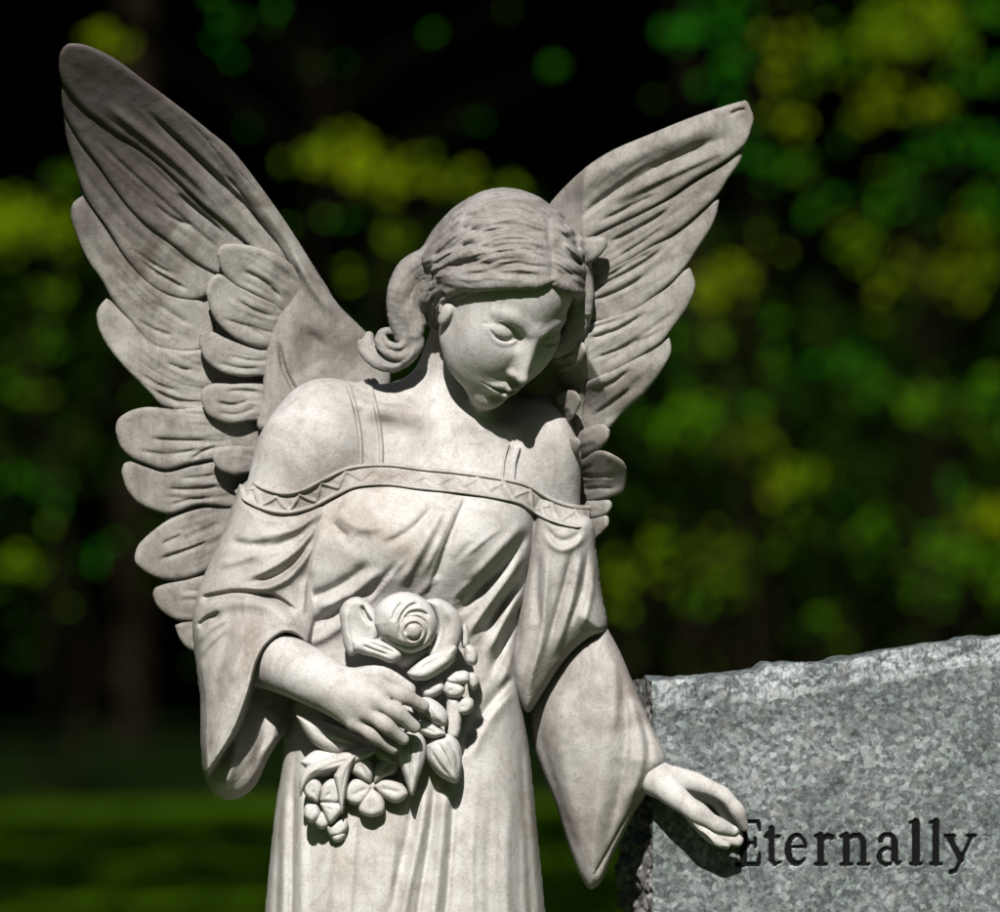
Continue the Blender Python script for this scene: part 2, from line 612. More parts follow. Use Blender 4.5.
# the other arm, down to the hand on the headstone
body.cone(P(540, 462, 38), P(574, 630, 52), 34, 20, 20)
body.tube([P(574, 636, 52), P(606, 708, 36), P(656, 779, 12)], [20, 18, 17], 10)
W2 = P(656, 779, 12)
body.tube([W2, P(690, 782, 16), P(713, 790, 16), P(723, 796, 15), P(731, 803, 15), P(737.5, 811, 16), P(741, 819, 19), P(744.5, 827, 24)], [16.5, 11.5, 8.2, 9.0, 6.9, 7.5, 5.7, 4.6], 5, n=30)     # index
body.tube([W2, P(674, 795, 0), P(688, 806, -5), P(698, 813, -8), P(710, 821, -8), P(719, 826, -6), P(726, 829, -2), P(734, 832, 3)], [16, 12.5, 10.2, 10.8, 8.2, 8.6, 7.4, 5.4], 3, n=30)  # thumb
body.tube([W2, P(690, 788, 30), P(718, 802, 38), P(731, 822, 36), P(739, 839, 33)], [13, 9, 7.5, 6.4, 5.0], 1.5, n=18)
body.tube([W2, P(686, 797, 32), P(708, 818, 38), P(722, 836, 35), P(738, 842, 33)], [13, 8.5, 7, 6.2, 5.0], 1.5, n=18)
body.tube([W2, P(680, 800, 32), P(698, 823, 37), P(712, 838, 35), P(726, 845, 33)], [12, 8.5, 7, 6, 4.6], 1.5, n=18)
body.ell(P(714, 806, 14), (11, 18, 7), 4, True, rot=np.array(Matrix.Rotation(R_(28), 3, 'Y')))   # hollow between thumb and finger
body.ell(P(733.5, 830.5, -2.4), (5.2, 2.6, 5), 0.8)    # thumb nail
v, f = sculpt(body, (-320, -200, -420), (260, 130, 290), 1.25)
bo = mesh_obj('body', relax(v, f, 1), f, M['skin'], statue)
tag(bo, 'pale stone face, neck, shoulders and hands')


def front(field, px, py, y0=-260., y1=120., step=4.0):
    """Depth of the surface of a form first met from the picture's side, per point."""
    px = np.atleast_1d(np.asarray(px, float)); py = np.atleast_1d(np.asarray(py, float))
    y = np.full(len(px), y0); done = np.zeros(len(px), bool)
    for _ in range(160):
        k = (CAM_DIST + y) / CAM_DIST
        d = field(np.stack([(px - 500) * k, y, (456 - py) * k], 1))
        done |= (d < 0.15) | (y > y1)
        y = np.where(done, y, y + np.clip(d * 0.7, 0.3, 12))
        if done.all():
            break
    return y

# ------------------------------------------------------------------ hair
def cap_local():
    F = Field()
    F.ell((0, 92, 26), (81, 100, 92), 4)
    F.ell((0, 130, -20), (74, 66, 80), 30)
    F.ell((0, -60, -42), (128, 150, 126), 4, True)
    return F


CAPL = cap_local()


def cap_sdf(p):
    return CAPL(in_head(p)) * HS


cap = Field()
cap.add(cap_sdf, HC + HR @ np.array([0, 90, 20.]) * HS, 125, 4)


def lock(F, pts, rs, lift=0.0, k=3.0, base=cap, n=None, y=None):
    """A lock of hair lying on the cap: picture points, radii; depth from the cap unless given."""
    p = np.asarray(pts, float)
    if p.shape[1] == 2:
        yy = front(base, p[:, 0], p[:, 1])
        if y is not None:
            yy = np.where(yy > 90, y, yy)
        yy = yy - lift
    else:
        yy = p[:, 2]
    F.tube([P(a, b, c) for a, b, c in zip(p[:, 0], p[:, 1], yy)], rs, k, 0.5, n=n)


hair = Field()
hair.add(cap_sdf, HC + HR @ np.array([0, 90, 20.]) * HS, 125, 4)
# rolled fringe either side of the parting
lock(hair, [(553, 279), (535, 283), (512, 282), (488, 283), (464, 282), (446, 276)], [3, 6, 7.5, 7.5, 8, 9], 0.5, 3)
lock(hair, [(554, 279), (562, 285), (574, 290), (588, 290)], [3, 5.5, 6.5, 5], 0.0, 5)
for gpts, gr_ in (([(553, 275), (538, 277), (520, 271), (500, 275), (480, 270), (460, 274), (440, 268)], [2.5, 7, 8.5, 8.5, 9, 9.5, 9]),
                  ([(552, 262), (534, 262), (514, 255), (494, 259), (474, 253), (452, 259), (432, 262)], [2.5, 7, 8.5, 8.5, 9, 9.5, 9]),
                  ([(551, 247), (532, 245), (510, 238), (490, 243), (468, 238), (448, 247), (430, 258)], [2.5, 7, 8.5, 8.5, 9, 9, 8]),
                  ([(549, 231), (528, 227), (506, 221), (484, 227), (464, 225), (446, 238), (432, 252)], [2, 6.5, 8, 8, 8.5, 8, 7]),
                  ([(547, 217), (526, 210), (504, 206), (482, 212), (462, 216), (446, 230)], [2, 5.5, 7, 7, 7, 6]),
                  ([(555, 276), (564, 281), (574, 282), (588, 288)], [2.5, 6, 7, 4]), ([(554, 260), (565, 266), (577, 270), (590, 280)], [2, 6, 6.5, 4]), ([(552, 243), (564, 250), (578, 256), (591, 268)], [2, 5.5, 6, 4]), ([(550, 226), (562, 232), (576, 240), (588, 254)], [2, 5, 6, 5])):
    lock(hair, gpts, gr_, -3.6, 2.2, n=30)
# the mass swept back over the ear
lock(hair, [(462, 262, -48), (436, 262, -32), (413, 270, -18), (401, 292, -18), (400, 318, -12), (405, 338, -6)], [12, 14, 15, 14, 12, 10], 0, 8)
lock(hair, [(462, 276, -56), (440, 280, -42), (425, 290, -30), (417, 310, -20), (415, 332, -20), (409, 352, -12)], [9, 9, 9, 9, 9, 8], 0, 3)
lock(hair, [(452, 256, -38), (428, 268, -24), (414, 288, -16), (408, 312, -20), (408, 336, -12)], [8, 9, 9, 9, 8], 0, 3)
lock(hair, [(458, 284, -68), (444, 288, -54), (433, 298, -42), (429, 312, -32)], [4.5, 4.5, 4, 2.5], 0, 1.5)
lock(hair, [(464, 288, -74), (450, 293, -62), (441, 303, -50), (438, 312, -42)], [4, 4, 3.5, 2], 0, 1.5)
lock(hair, [(450, 280, -56), (434, 288, -42), (424, 304, -30), (424, 322, -22)], [5, 5, 5, 4], 0, 1.5)
# the curl lying on the shoulder
lock(hair, [(406, 328, -8), (409, 348, -8), (395, 360, -6), (378, 357, -4), (368, 346, 0), (369, 336, 4)], [12, 12, 11, 10, 8, 5], 0, 4)
lock(hair, [(414, 326, -16), (416, 346, -18), (402, 356, -19), (386, 352, -17), (379, 342, -14), (384, 332, -10), (394, 332, -8)], [7, 7.5, 6.5, 5.5, 5, 4.5, 3], 0, 1.5)
lock(hair, [(408, 338, -16), (400, 347, -19), (389, 345, -18), (384, 338, -16)], [4, 4.5, 4, 3], 0, 1)
lock(hair, [(412, 352, -12), (396, 366, -14), (378, 364, -12), (364, 352, -6), (360, 342, 2)], [5, 6, 5.5, 5, 3], 0, 1.5)
# hair behind the far cheek
lock(hair, [(574, 250, -42), (580, 276, -44), (580, 306, -38), (573, 332, -28), (558, 345, -16), (545, 350, -14)], [14, 13, 13, 13, 12, 9], 0, 8)
lock(hair, [(584, 270, -56), (589, 292, -54), (588, 312, -48)], [5, 5, 4], 0, 2)
hm = Map2(350, 605, 180, 380, 0.75)
rng = np.random.default_rng(4)
gA = spline([(553, 281), (530, 280), (500, 279), (470, 281), (440, 276), (415, 282)], 12)
gM = spline([(551, 252), (528, 244), (498, 246), (468, 256), (438, 268), (412, 276)], 12)
gB = spline([(545, 206), (520, 196), (490, 196), (462, 210), (440, 236), (424, 262)], 12)
for i in range(300):
    t = (i + rng.uniform(-.4, .4)) / 299
    g = gA * (1 - 2 * t) + gM * 2 * t if t < .5 else gM * (2 - 2 * t) + gB * (2 * t - 1)
    a, b = sorted(rng.uniform(0, 1, 2))
    if b - a < .35:
        a, b = max(0, a - .25), min(1, b + .25)
    g = spline(g, 40)[int(a * 39):int(b * 39) + 1]
    if len(g) < 5:
        continue
    g = g + rng.normal(0, 1.4, 2) + np.c_[np.zeros(len(g)), np.sin(np.linspace(0, rng.uniform(3, 7), len(g)) + rng.uniform(0, 6)) * 2.2]
    w = rng.uniform(1.15, 2.0)
    hm.stroke(g[::3], w, w * rng.uniform(.6, 1.6), rng.choice([1.0, -1.0]) * rng.uniform(0.4, 1.0), n=18)
for i in range(34):
    t = .14 + .86 * (i + rng.uniform(-.3, .3)) / 33
    g = spline([(553, 278), (560, 282), (572, 288), (588, 290)], 10) * (1 - t) + spline([(548, 206), (564, 214), (580, 234), (592, 266)], 10) * t
    hm.stroke(g[::2], 1.6, 1.6, rng.choice([1.1, -1.1]) * rng.uniform(.6, 1.3), n=14)
hm.stroke([(554, 284), (551, 262), (549, 235), (546, 205)], 2.4, 2.4, -2.2, .02, .3)
for off in (0, 4, 8, 12, 16, 20, 24):                                  # strands of the swept-back mass and the curl
    hm.stroke([(450 - off * .3, 262 + off), (424 + off * .3, 266 + off), (402 + off * .7, 286 + off * .4), (396 + off, 316), (402 + off * .6, 340)], 1.3, 2.0, -2.2)
for off in (-3, 1, 5, 9, 13, 17):
    hm.stroke([(414, 336 + off * .4), (404 + off * .2, 351 + off * .4), (387, 352 + off * .7), (368 + off * .3, 342 + off * .6)], 1.3, 1.6, -2.2)
    hm.stroke([(416, 342 + off * .5), (404 + off * .2, 354 + off * .45), (388, 355 + off * .7), (370 + off * .3, 346 + off * .6)], 1.3, 1.3, 1.6)
hm.H = np.where(hm.H > 0, 2.2 * np.tanh(hm.H / 2.2), 1.25 * np.tanh(hm.H / 1.25)) + 0.35 * vnoise(hm.X, hm.Y, 4, 77)
hair.post = lambda p, d: (d - hm.at_p(p) * (p[:, 1] < -5)).astype(f32)
hb = Field()
hb.add(cap_sdf, HC + HR @ np.array([0, 90, 20.]) * HS, 125, 4)
hb.add(head_sdf, HC + HR @ np.array([0, 60, -5.]) * HS, 130, 4)
lock(hair, [(478, 284), (460, 287), (446, 294), (439, 306), (437, 318)], [4, 5, 5, 4.5, 2.5], 1.0, 2.0, hb)
lock(hair, [(470, 279), (452, 283), (438, 292), (431, 306), (431, 322)], [5, 5.5, 5.5, 5, 3], 0.5, 2.0, hb)
lock(hair, [(462, 274), (444, 279), (430, 290), (424, 306), (424, 326)], [5, 6, 6, 5.5, 4], 0.5, 2.0, hb)
hair.tube([P(a_, b_, float(front(hb, a_, b_)[0]) - 3) for a_, b_ in ((447, 293), (436, 300), (431, 314), (434, 328))], [3.5, 5, 5.5, 4], 2.5, sub=True)
lock(hair, [(462, 289), (450, 293), (443, 301), (440, 312)], [3, 3.4, 3, 1.8], 0.5, 1.2, hb)
lock(hair, [(452, 287), (440, 294), (434, 305), (433, 316)], [3, 3.4, 3, 2], -1.5, 1.2, hb)
v, f = sculpt(hair, (-160, -160, 60), (120, 110, 290), 1.1)
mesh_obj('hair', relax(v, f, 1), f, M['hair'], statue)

# ------------------------------------------------------------------ gown and sleeves (carved drapery)
def solid_map(mp, F, B, ins, h, y_ref):
    """Closed solid between front depth F and back depth B (both over the map's pixels); ins = signed distance inside."""
    k = K(y_ref)
    st = h
    nx = int((mp.xs[-1] - mp.xs[0]) * k / st); nz = int((mp.ys[-1] - mp.ys[0]) * k / st)
    px = mp.xs[0] + np.arange(nx) * st / k; py = mp.ys[-1] - np.arange(nz) * st / k
    GX, GY = np.meshgrid(px, py, indexing='ij')
    tmp = Map2.__new__(Map2); tmp.x0, tmp.y0, tmp.res, tmp.xs, tmp.ys = mp.x0, mp.y0, mp.res, mp.xs, mp.ys

    def smp(A):
        tmp.H = A
        return tmp.at(GX, GY).astype(f32)
    f, b, s = smp(F), smp(B), smp(ins)
    y0 = float(F[ins > 0].min()) - 3 * h; y1 = float(B[ins > 0].max()) + 3 * h
    ys = (np.arange(int((y1 - y0) / h) + 1) * h + y0).astype(f32)
    V = np.maximum(np.maximum(f[:, None, :] - ys[None, :, None], ys[None, :, None] - b[:, None, :]), -s[:, None, :])
    V[0] = V[-1] = 5; V[:, :, 0] = 5; V[:, :, -1] = 5
    org = np.array([(px[0] - 500) * k, y0, (456 - py[0]) * k])
    return nets(V, org, h)


def inflate(d, R, H, p=2.0):
    t = np.clip(d / R, 0, 1)
    return H * (1 - (1 - t) ** p) ** (1 / p)


# body of the gown: row by row an oval cross-section
rows = np.array([  # py, left, right, centre depth, half depth
    (455, 318, 548, 42, 40), (475, 312, 546, 34, 66), (500, 304, 544, 26, 86), (540, 294, 538, 20, 98), (570, 288, 533, 20, 97), (610, 284, 527, 22, 88),
    (650, 284, 520, 24, 85), (700, 284, 522, 24, 92), (760, 281, 530, 24, 101), (820, 273, 536, 24, 106), (912, 264, 545, 24, 110), (1000, 258, 552, 24, 114), (1300, 246, 570, 24, 124)], float)
gm = Map2(236, 580, 450, 1296, 1.0)
gr = spline(rows, 300)
ry = gr[:, 0]
G = [np.interp(gm.ys, ry, gr[:, i]) for i in (1, 2, 3, 4)]
gc, gw = (G[0] + G[1]) / 2, (G[1] - G[0]) / 2
U = (gm.X - gc[None]) / gw[None]
prof = np.maximum(1 - np.abs(U) ** 2.3, 0) ** (1 / 2.1)
g = gm
g.bump(398, 535, 46, 40, 17).bump(488, 540, 40, 42, 20)                 # bust
g.bump(440, 640, 70, 46, -8)
g.bump(498, 840, 40, 130, 15).bump(350, 900, 60, 120, 8)                # thigh
g.bump(284, 765, 18, 44, 7)


def S(pts, wl, wr, h, *a, **k):
    g.stroke(pts, wl, wr, h * 1.3, *a, **k)


rg_ = np.random.default_rng(12)
for _ in range(26):                                                      # finer creases drawn across the bodice and waist
    x0, y0 = rg_.uniform(335, 515), rg_.uniform(500, 680)
    dx = -rg_.uniform(22, 55) if x0 > 400 else -rg_.uniform(18, 40)
    dy = rg_.uniform(.7, 1.3) * abs(dx)
    w_ = rg_.uniform(1.6, 3.2)
    g.stroke([(x0, y0), (x0 + dx * .45, y0 + dy * .4), (x0 + dx, y0 + dy)], w_, w_ * 1.6, rg_.choice([-1, 1]) * rg_.uniform(1.0, 2.6))
for x_, h_ in ((330, -2.5), (352, 2.5), (372, -3), (392, 3), (470, 2.5), (486, -3), (505, 3), (517, -3.5)):   # long skirt folds
    g.stroke([(x_ + 8, 770), (x_ + 2, 850), (x_ - 4 if x_ < 440 else x_ + 4, 950), (x_ - 12 if x_ < 440 else x_ + 10, 1280)], rg_.uniform(3, 5), rg_.uniform(4, 7), h_, .25, .02, n=30)
S([(466, 496), (452, 530), (438, 566), (426, 600)], 7, 1.6, -5, .1, .3)       # overlapping panel of the bodice
S([(450, 498), (432, 530), (412, 566), (398, 590)], 5, 5, 4.5)
S([(436, 500), (420, 522), (398, 538), (380, 545)], 4, 4, -4)
S([(458, 497), (440, 540), (420, 580)], 3, 3, 3)
S([(532, 528), (516, 552), (494, 578), (470, 602), (452, 618)], 4, 7, -8, .15)
S([(530, 546), (514, 572), (494, 598), (474, 626), (462, 645)], 5, 5, 7)
S([(530, 562), (516, 588), (498, 614), (480, 640)], 3.5, 6, -9, .15)
S([(527, 584), (514, 606), (499, 632), (484, 660)], 5, 5, 7)
S([(524, 604), (514, 624), (502, 650), (488, 680)], 3, 5, -8, .15)
S([(528, 520), (508, 540), (488, 562), (466, 584)], 5, 5, 4)
S([(520, 640), (512, 660), (500, 690)], 4, 4, 5)
S([(332, 520), (341, 532), (350, 537)], 3, 4, -4)
S([(334, 508), (348, 522), (366, 528), (392, 524)], 6, 5, 4)
S([(372, 562), (352, 578), (334, 589), (312, 598)], 3.5, 6, -6, .2, .05)
S([(384, 566), (360, 588), (336, 602), (310, 610)], 5, 5, 5)
S([(352, 598), (338, 612), (322, 621), (302, 627)], 3.5, 6, -6.5, .2, .05)
S([(362, 605), (340, 626), (318, 640), (300, 644)], 5, 5, 4.5)
S([(398, 560), (380, 585), (360, 600)], 4, 4, -3)
S([(325, 520), (316, 550), (308, 585)], 4, 6, 5)
S([(463, 757), (472, 736), (485, 713), (500, 694), (514, 680)], 7, 1.5, -6, .1, .05)     # edge of the skirt panel over the thigh
S([(470, 760), (480, 735), (495, 712), (516, 690)], 1.5, 7, 3.5, .2, .1)
for i, (x0, x1, h, w) in enumerate(((428, 404, 6, 5), (436, 418, -4.5, 3.5), (446, 434, 6.5, 5.5), (455, 446, -5, 4), (417, 390, -4, 5))):
    S([(x0, 770), (x0 * .7 + x1 * .3, 830), (x1, 912), (x1 - 16, 1040), (x1 - 22, 1280)], w, w, h, .12, .02, n=30)
for x0, x1, h, w in ((271, 266, 4, 3), (279, 275, -5, 2.6), (285, 282, 4, 3), (293, 291, -6, 3.2), (302, 302, 4, 5), (344, 330, 3, 9), (375, 356, -2.5, 8)):
    S([(x0 + 2, 730), (x0 * .5 + x1 * .5, 830), (x1, 950), (x1 - 6, 1280)], w, w, h, .22, .02, n=30)
for x0, x1, h, w in ((526, 538, 4, 2.5), (530, 543, -4, 2), (521, 531, -3.5, 3), (534, 546, 3, 2)):
    S([(x0, 735), (x0 * .6 + x1 * .4, 810), (x1, 912), (x1 + 12, 1280)], w, w, h, .1, .02, n=30)
S([(516, 640), (514, 670), (520, 700), (528, 740)], 5, 3, -7)
g.H += (vnoise(g.X, g.Y, 26, 1) * 1.0 + vnoise(g.X, g.Y, 9, 2) * 0.35) * prof
ymid = G[2][None] + (gm.X - gc[None]) * 0.07
hw = G[3][None] * prof
edge = (1 - np.abs(U)) * gw[None]
GF = np.where(edge > 0, ymid - hw - g.H * np.minimum(1, prof * 1.6), ymid - edge)
GB = np.where(edge > 0, ymid + hw * 0.9, ymid + edge)
v, f = solid_map(gm, GF, GB, np.minimum(edge, np.minimum(gm.Y - 453, 1290 - gm.Y)) + 2, 1.5, -60)
v = relax(v, f, 2)
kk = (CAM_DIST + v[:, 1]) / CAM_DIST
vx, vy = 500 + v[:, 0] / kk, 456 - v[:, 2] / kk
uu = np.abs((vx - np.interp(vy, gm.ys, gc)) / np.interp(vy, gm.ys, gw))
v = v + (relax(v, f, 12) - v) * sstep(.84, .94, uu)[:, None]          # the turning edges are rubbed smooth
gown = mesh_obj('gown', v, f, M['gown'], statue)


def drape(name, poly, box, plane, R, H, back, strokes, h=1.3, mat='sleeve', p=2.2, extra=None, y_ref=-50, par=None, seed=5):
    """A hanging piece of cloth: outline in pixels, swelling R/H, depth plane (y0, gx, gy about its centre), carved strokes."""
    mp = Map2(*box, 0.8)
    po = spline(list(poly) + [poly[0]], len(poly) * 5)[:-1]
    d = poly_dist(mp.X, mp.Y, po)
    cx, cy = np.mean(poly, 0)
    base = plane(mp.X, mp.Y) if callable(plane) else plane[0] + plane[1] * (mp.X - cx) + plane[2] * (mp.Y - cy)
    for s in strokes:
        if isinstance(s[0], str):
            mp.bump(*s[1:])
        else:
            mp.stroke(*s)
    if extra is not None:
        mp.H += extra(mp, d)
    mp.H += vnoise(mp.X, mp.Y, 22, seed) * 1.0 + vnoise(mp.X, mp.Y, 8, seed + 1) * 0.35
    inf = inflate(d, R, H, p)
    fr = np.where(d > 0, base - inf - mp.H * np.clip(d / 7, 0, 1), base - d)
    bk = np.where(d > 0, base + inflate(d, R, back, p), base + d)
    v, f = solid_map(mp, fr, bk, d + 1.0, h, y_ref)
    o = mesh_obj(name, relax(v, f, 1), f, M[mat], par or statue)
    return o, mp, fr, d


# near sleeve
SL = [(238, 484), (262, 494), (290, 499), (336, 490), (346, 506), (338, 545), (327, 590), (318, 625), (312, 652), (300, 690), (290, 725), (270, 754), (254, 787), (241, 798), (226, 801), (212, 794), (204, 780), (200, 750), (199, 700), (194, 660), (191, 620), (196, 595), (206, 568), (222, 530), (230, 508)]
INNER = [(314, 668), (304, 640), (286, 631), (267, 643), (257, 660), (249, 691), (234, 730), (215, 761), (202, 782), (205, 806), (245, 812), (270, 790), (305, 735), (318, 690)]


def sl_extra(mp, d):
    di = poly_dist(mp.X, mp.Y, spline(INNER + [INNER[0]], 70)[:-1])
    out = 44 * sstep(560, 690, mp.Y) * np.exp(-(np.maximum(-di, 0) / 46) ** 2)        # cloth stands forward towards the opening
    return np.where(di > 0, out - (30 + 36 * (1 - sstep(690, 770, mp.Y))) * sstep(0, 5, di) - 0.25 * np.minimum(di, 40), out) + 3.5 * np.exp(-((di + 2) / 2.2) ** 2) * (mp.Y > 628)


strokes = [
    ([(326, 506), (312, 518), (296, 528), (264, 537)], 4, 4, 5), ([(326, 510), (304, 534), (276, 546), (248, 552)], 3.5, 5, -6),
    ([(322, 513), (302, 545), (272, 567), (240, 581)], 4, 4, 6.5), ([(321, 520), (304, 554), (276, 576), (246, 584)], 3, 4, -6),
    ([(320, 524), (309, 550), (289, 577), (264, 588), (236, 588)], 5, 4, 9),
    ([(198, 599), (216, 595), (236, 592), (272, 596), (300, 614)], 2.2, 6, -9, .1, .12),
    ([(200, 610), (236, 601), (270, 606), (304, 634)], 6, 9, 7, .15, .15),
    ([(226, 540), (250, 545), (280, 540)], 4, 5, -4.5), ([(215, 566), (240, 560), (262, 552)], 4, 4, 3.5),
    ([(196, 628), (206, 619), (222, 612)], 2, 6, -8, .2, .3), ([(194, 645), (210, 628), (232, 616)], 3, 4, 5),
    ([(196, 668), (212, 648), (234, 628)], 3, 5, -5), ([(232, 690), (238, 660), (252, 634), (272, 622)], 4, 6, 4), ([(214, 700), (222, 660), (240, 630)], 5, 5, -4),
    ([(240, 498), (262, 508), (290, 512), (316, 506)], 3, 5, -4), ([(244, 508), (270, 520), (300, 516)], 4, 4, 3),
    ([(306, 575), (304, 595), (303, 616)], 2, 2.4, 4), ([(205, 720), (208, 760)], 5, 5, -3),
    ([(262, 700), (262, 740), (250, 780)], 6, 6, -5), ([(276, 702), (274, 735), (262, 765)], 4, 5, 5), ([(240, 730), (232, 765), (226, 792)], 5, 5, 5)]
_, mpL, frL, dL = drape('sleeve', SL, (180, 345, 475, 812), (-8, 0.02, -0.06), 58, 52, 46, strokes, extra=sl_extra, y_ref=-60)
# far sleeve: upper part, and the wide cuff below it
UP = [(536, 498), (560, 512), (591, 519), (596, 550), (601, 590), (606, 631), (588, 640), (570, 655), (556, 673), (541, 696), (528, 713), (518, 696), (513, 670), (516, 630), (523, 590), (530, 545)]
up_strokes = [([(546, 522), (553, 536), (562, 541), (574, 537), (583, 524)], 4, 4, -5), ([(544, 530), (553, 545), (564, 549), (578, 542), (587, 528)], 3, 4, 4),
              ([(539, 545), (537, 590), (541, 634)], 3, 5, -5), ([(547, 540), (545, 590), (540, 640), (526, 690)], 5, 4, 6), ([(574, 545), (566, 580), (557, 612), (546, 650)], 3, 4, -6.5),
              ([(582, 545), (576, 580), (566, 620), (552, 660)], 4, 3.5, 5), ([(588, 545), (582, 590), (566, 634)], 2.5, 4, -5.5), ([(595, 550), (592, 590), (582, 632)], 3, 3, 4),
              ([(530, 540), (522, 600), (515, 660)], 3, 4, -4), ([(604, 628), (585, 640), (565, 658), (545, 690), (528, 712)], 3, 6, 2.5, .05, .05)]
so, mpR, frR, dR = drape('sleeve', UP, (500, 620, 488, 725), (16, 0.15, 0.05), 44, 46, 50, up_strokes, y_ref=0)
CU = [(606, 626), (620, 652), (635, 688), (651, 725), (666, 762), (655, 782), (634, 815), (615, 853), (601, 884), (591, 891), (582, 880), (570, 850), (556, 806), (543, 775), (532, 745), (526, 716), (528, 700), (545, 672), (565, 648), (588, 632)]
cu_strokes = [([(662, 763), (648, 783), (628, 815), (610, 848), (592, 880)], 1.4, 1.4, -3, .03, .1), ([(667, 764), (652, 786), (632, 818), (613, 855), (596, 888)], 3.5, 2.5, 3.5, .03, .05),
              ([(618, 665), (626, 720), (622, 780), (604, 850)], 4, 7, -5), ([(628, 690), (640, 730), (640, 770), (622, 815)], 4, 6, 4), ([(636, 705), (648, 740), (650, 770)], 3, 4, -4),
              ([(600, 650), (606, 720), (600, 790), (590, 860)], 9, 9, 5), ([(570, 670), (560, 720), (566, 780), (580, 850)], 8, 10, 4), ([(545, 690), (540, 730), (556, 790), (578, 860)], 4, 5, -3),
              ([(612, 645), (616, 690), (612, 740)], 5, 5, 4), ('b', 575, 730, 28, 60, 6)]
co, _, _, _ = drape('cuff', CU, (515, 680, 615, 902), (42, -0.30, 0.04), 52, 44, 20, cu_strokes, y_ref=10, par=so)

# ------------------------------------------------------------------ wings: a base and overlapping carved feathers
def wing_left(X, Y):
    return 82 + 0.26 * (X - 370) - 0.0015 * np.maximum(330 - Y, 0) ** 2 + 0.0011 * np.maximum(150 - X, 0) ** 2


def wing_right(X, Y):
    return 28 + 16 * sstep(360, 420, Y) - 1.25 * np.clip(X - 562 + 22 * (1 - sstep(340, 400, Y)), 0, 44) - 0.30 * np.maximum(X - 606, 0) - 0.00012 * np.maximum(330 - Y, 0) ** 2 + 46 * sstep(436, 500, Y)


def feather(wing, surf, poly, lift, axis, R=15.0, H=9.0, nb=7, seed=0, name='feather', extra=(), deep=2.4, back=7.0, sink=15.0):
    """One feather: outline, how far it lies over the wing, its quill line (root to tip) and carved barbs."""
    rg = np.random.default_rng(seed)
    poly = np.array(poly, float)
    ax = spline(axis, 24)
    tan = np.gradient(ax, axis=0); tan /= np.linalg.norm(tan, axis=1)[:, None]
    nrm = np.c_[-tan[:, 1], tan[:, 0]]
    w = np.percentile(np.linalg.norm(poly[:, None] - ax[None], axis=-1).min(1), 80)
    st = []
    for i in range(nb):
        o = (-0.9 + 1.8 * (i + rg.uniform(.2, .8)) / nb) * w
        a = rg.uniform(0, .3); b = rg.uniform(.55, .97)
        i0, i1 = int(a * 23), min(23, int(b * 23))
        t = np.linspace(0, 1, i1 - i0)[:, None]
        c = ax[i0:i1] + nrm[i0:i1] * o * (0.8 + 0.25 * t)
        ww = rg.uniform(1.25, 1.9)
        st.append((c[::2], ww, ww * rg.uniform(1, 1.8), -rg.uniform(.15, .62) * deep * (1.6 if rg.uniform() < .2 else 1)))
    st.append((ax[:20], 2.5, 2.5, 1.0))
    st += [s_ if isinstance(s_[0], str) else (s_[0], s_[1], s_[2], s_[3] * 1.35, *s_[4:]) for s_ in extra]
    r0, dv = ax[0], ax[-1] - ax[0]

    def base(X, Y):
        u = ((X - r0[0]) * dv[0] + (Y - r0[1]) * dv[1]) / (dv @ dv)
        return surf(X, Y) - lift + sink * (1 - sstep(0.0, 0.55, u))
    x0, y0 = poly.min(0) - 8; x1, y1 = poly.max(0) + 8
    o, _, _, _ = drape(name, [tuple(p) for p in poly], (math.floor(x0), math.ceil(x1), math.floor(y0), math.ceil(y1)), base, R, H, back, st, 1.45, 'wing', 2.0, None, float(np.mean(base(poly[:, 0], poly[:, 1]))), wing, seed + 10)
    return o


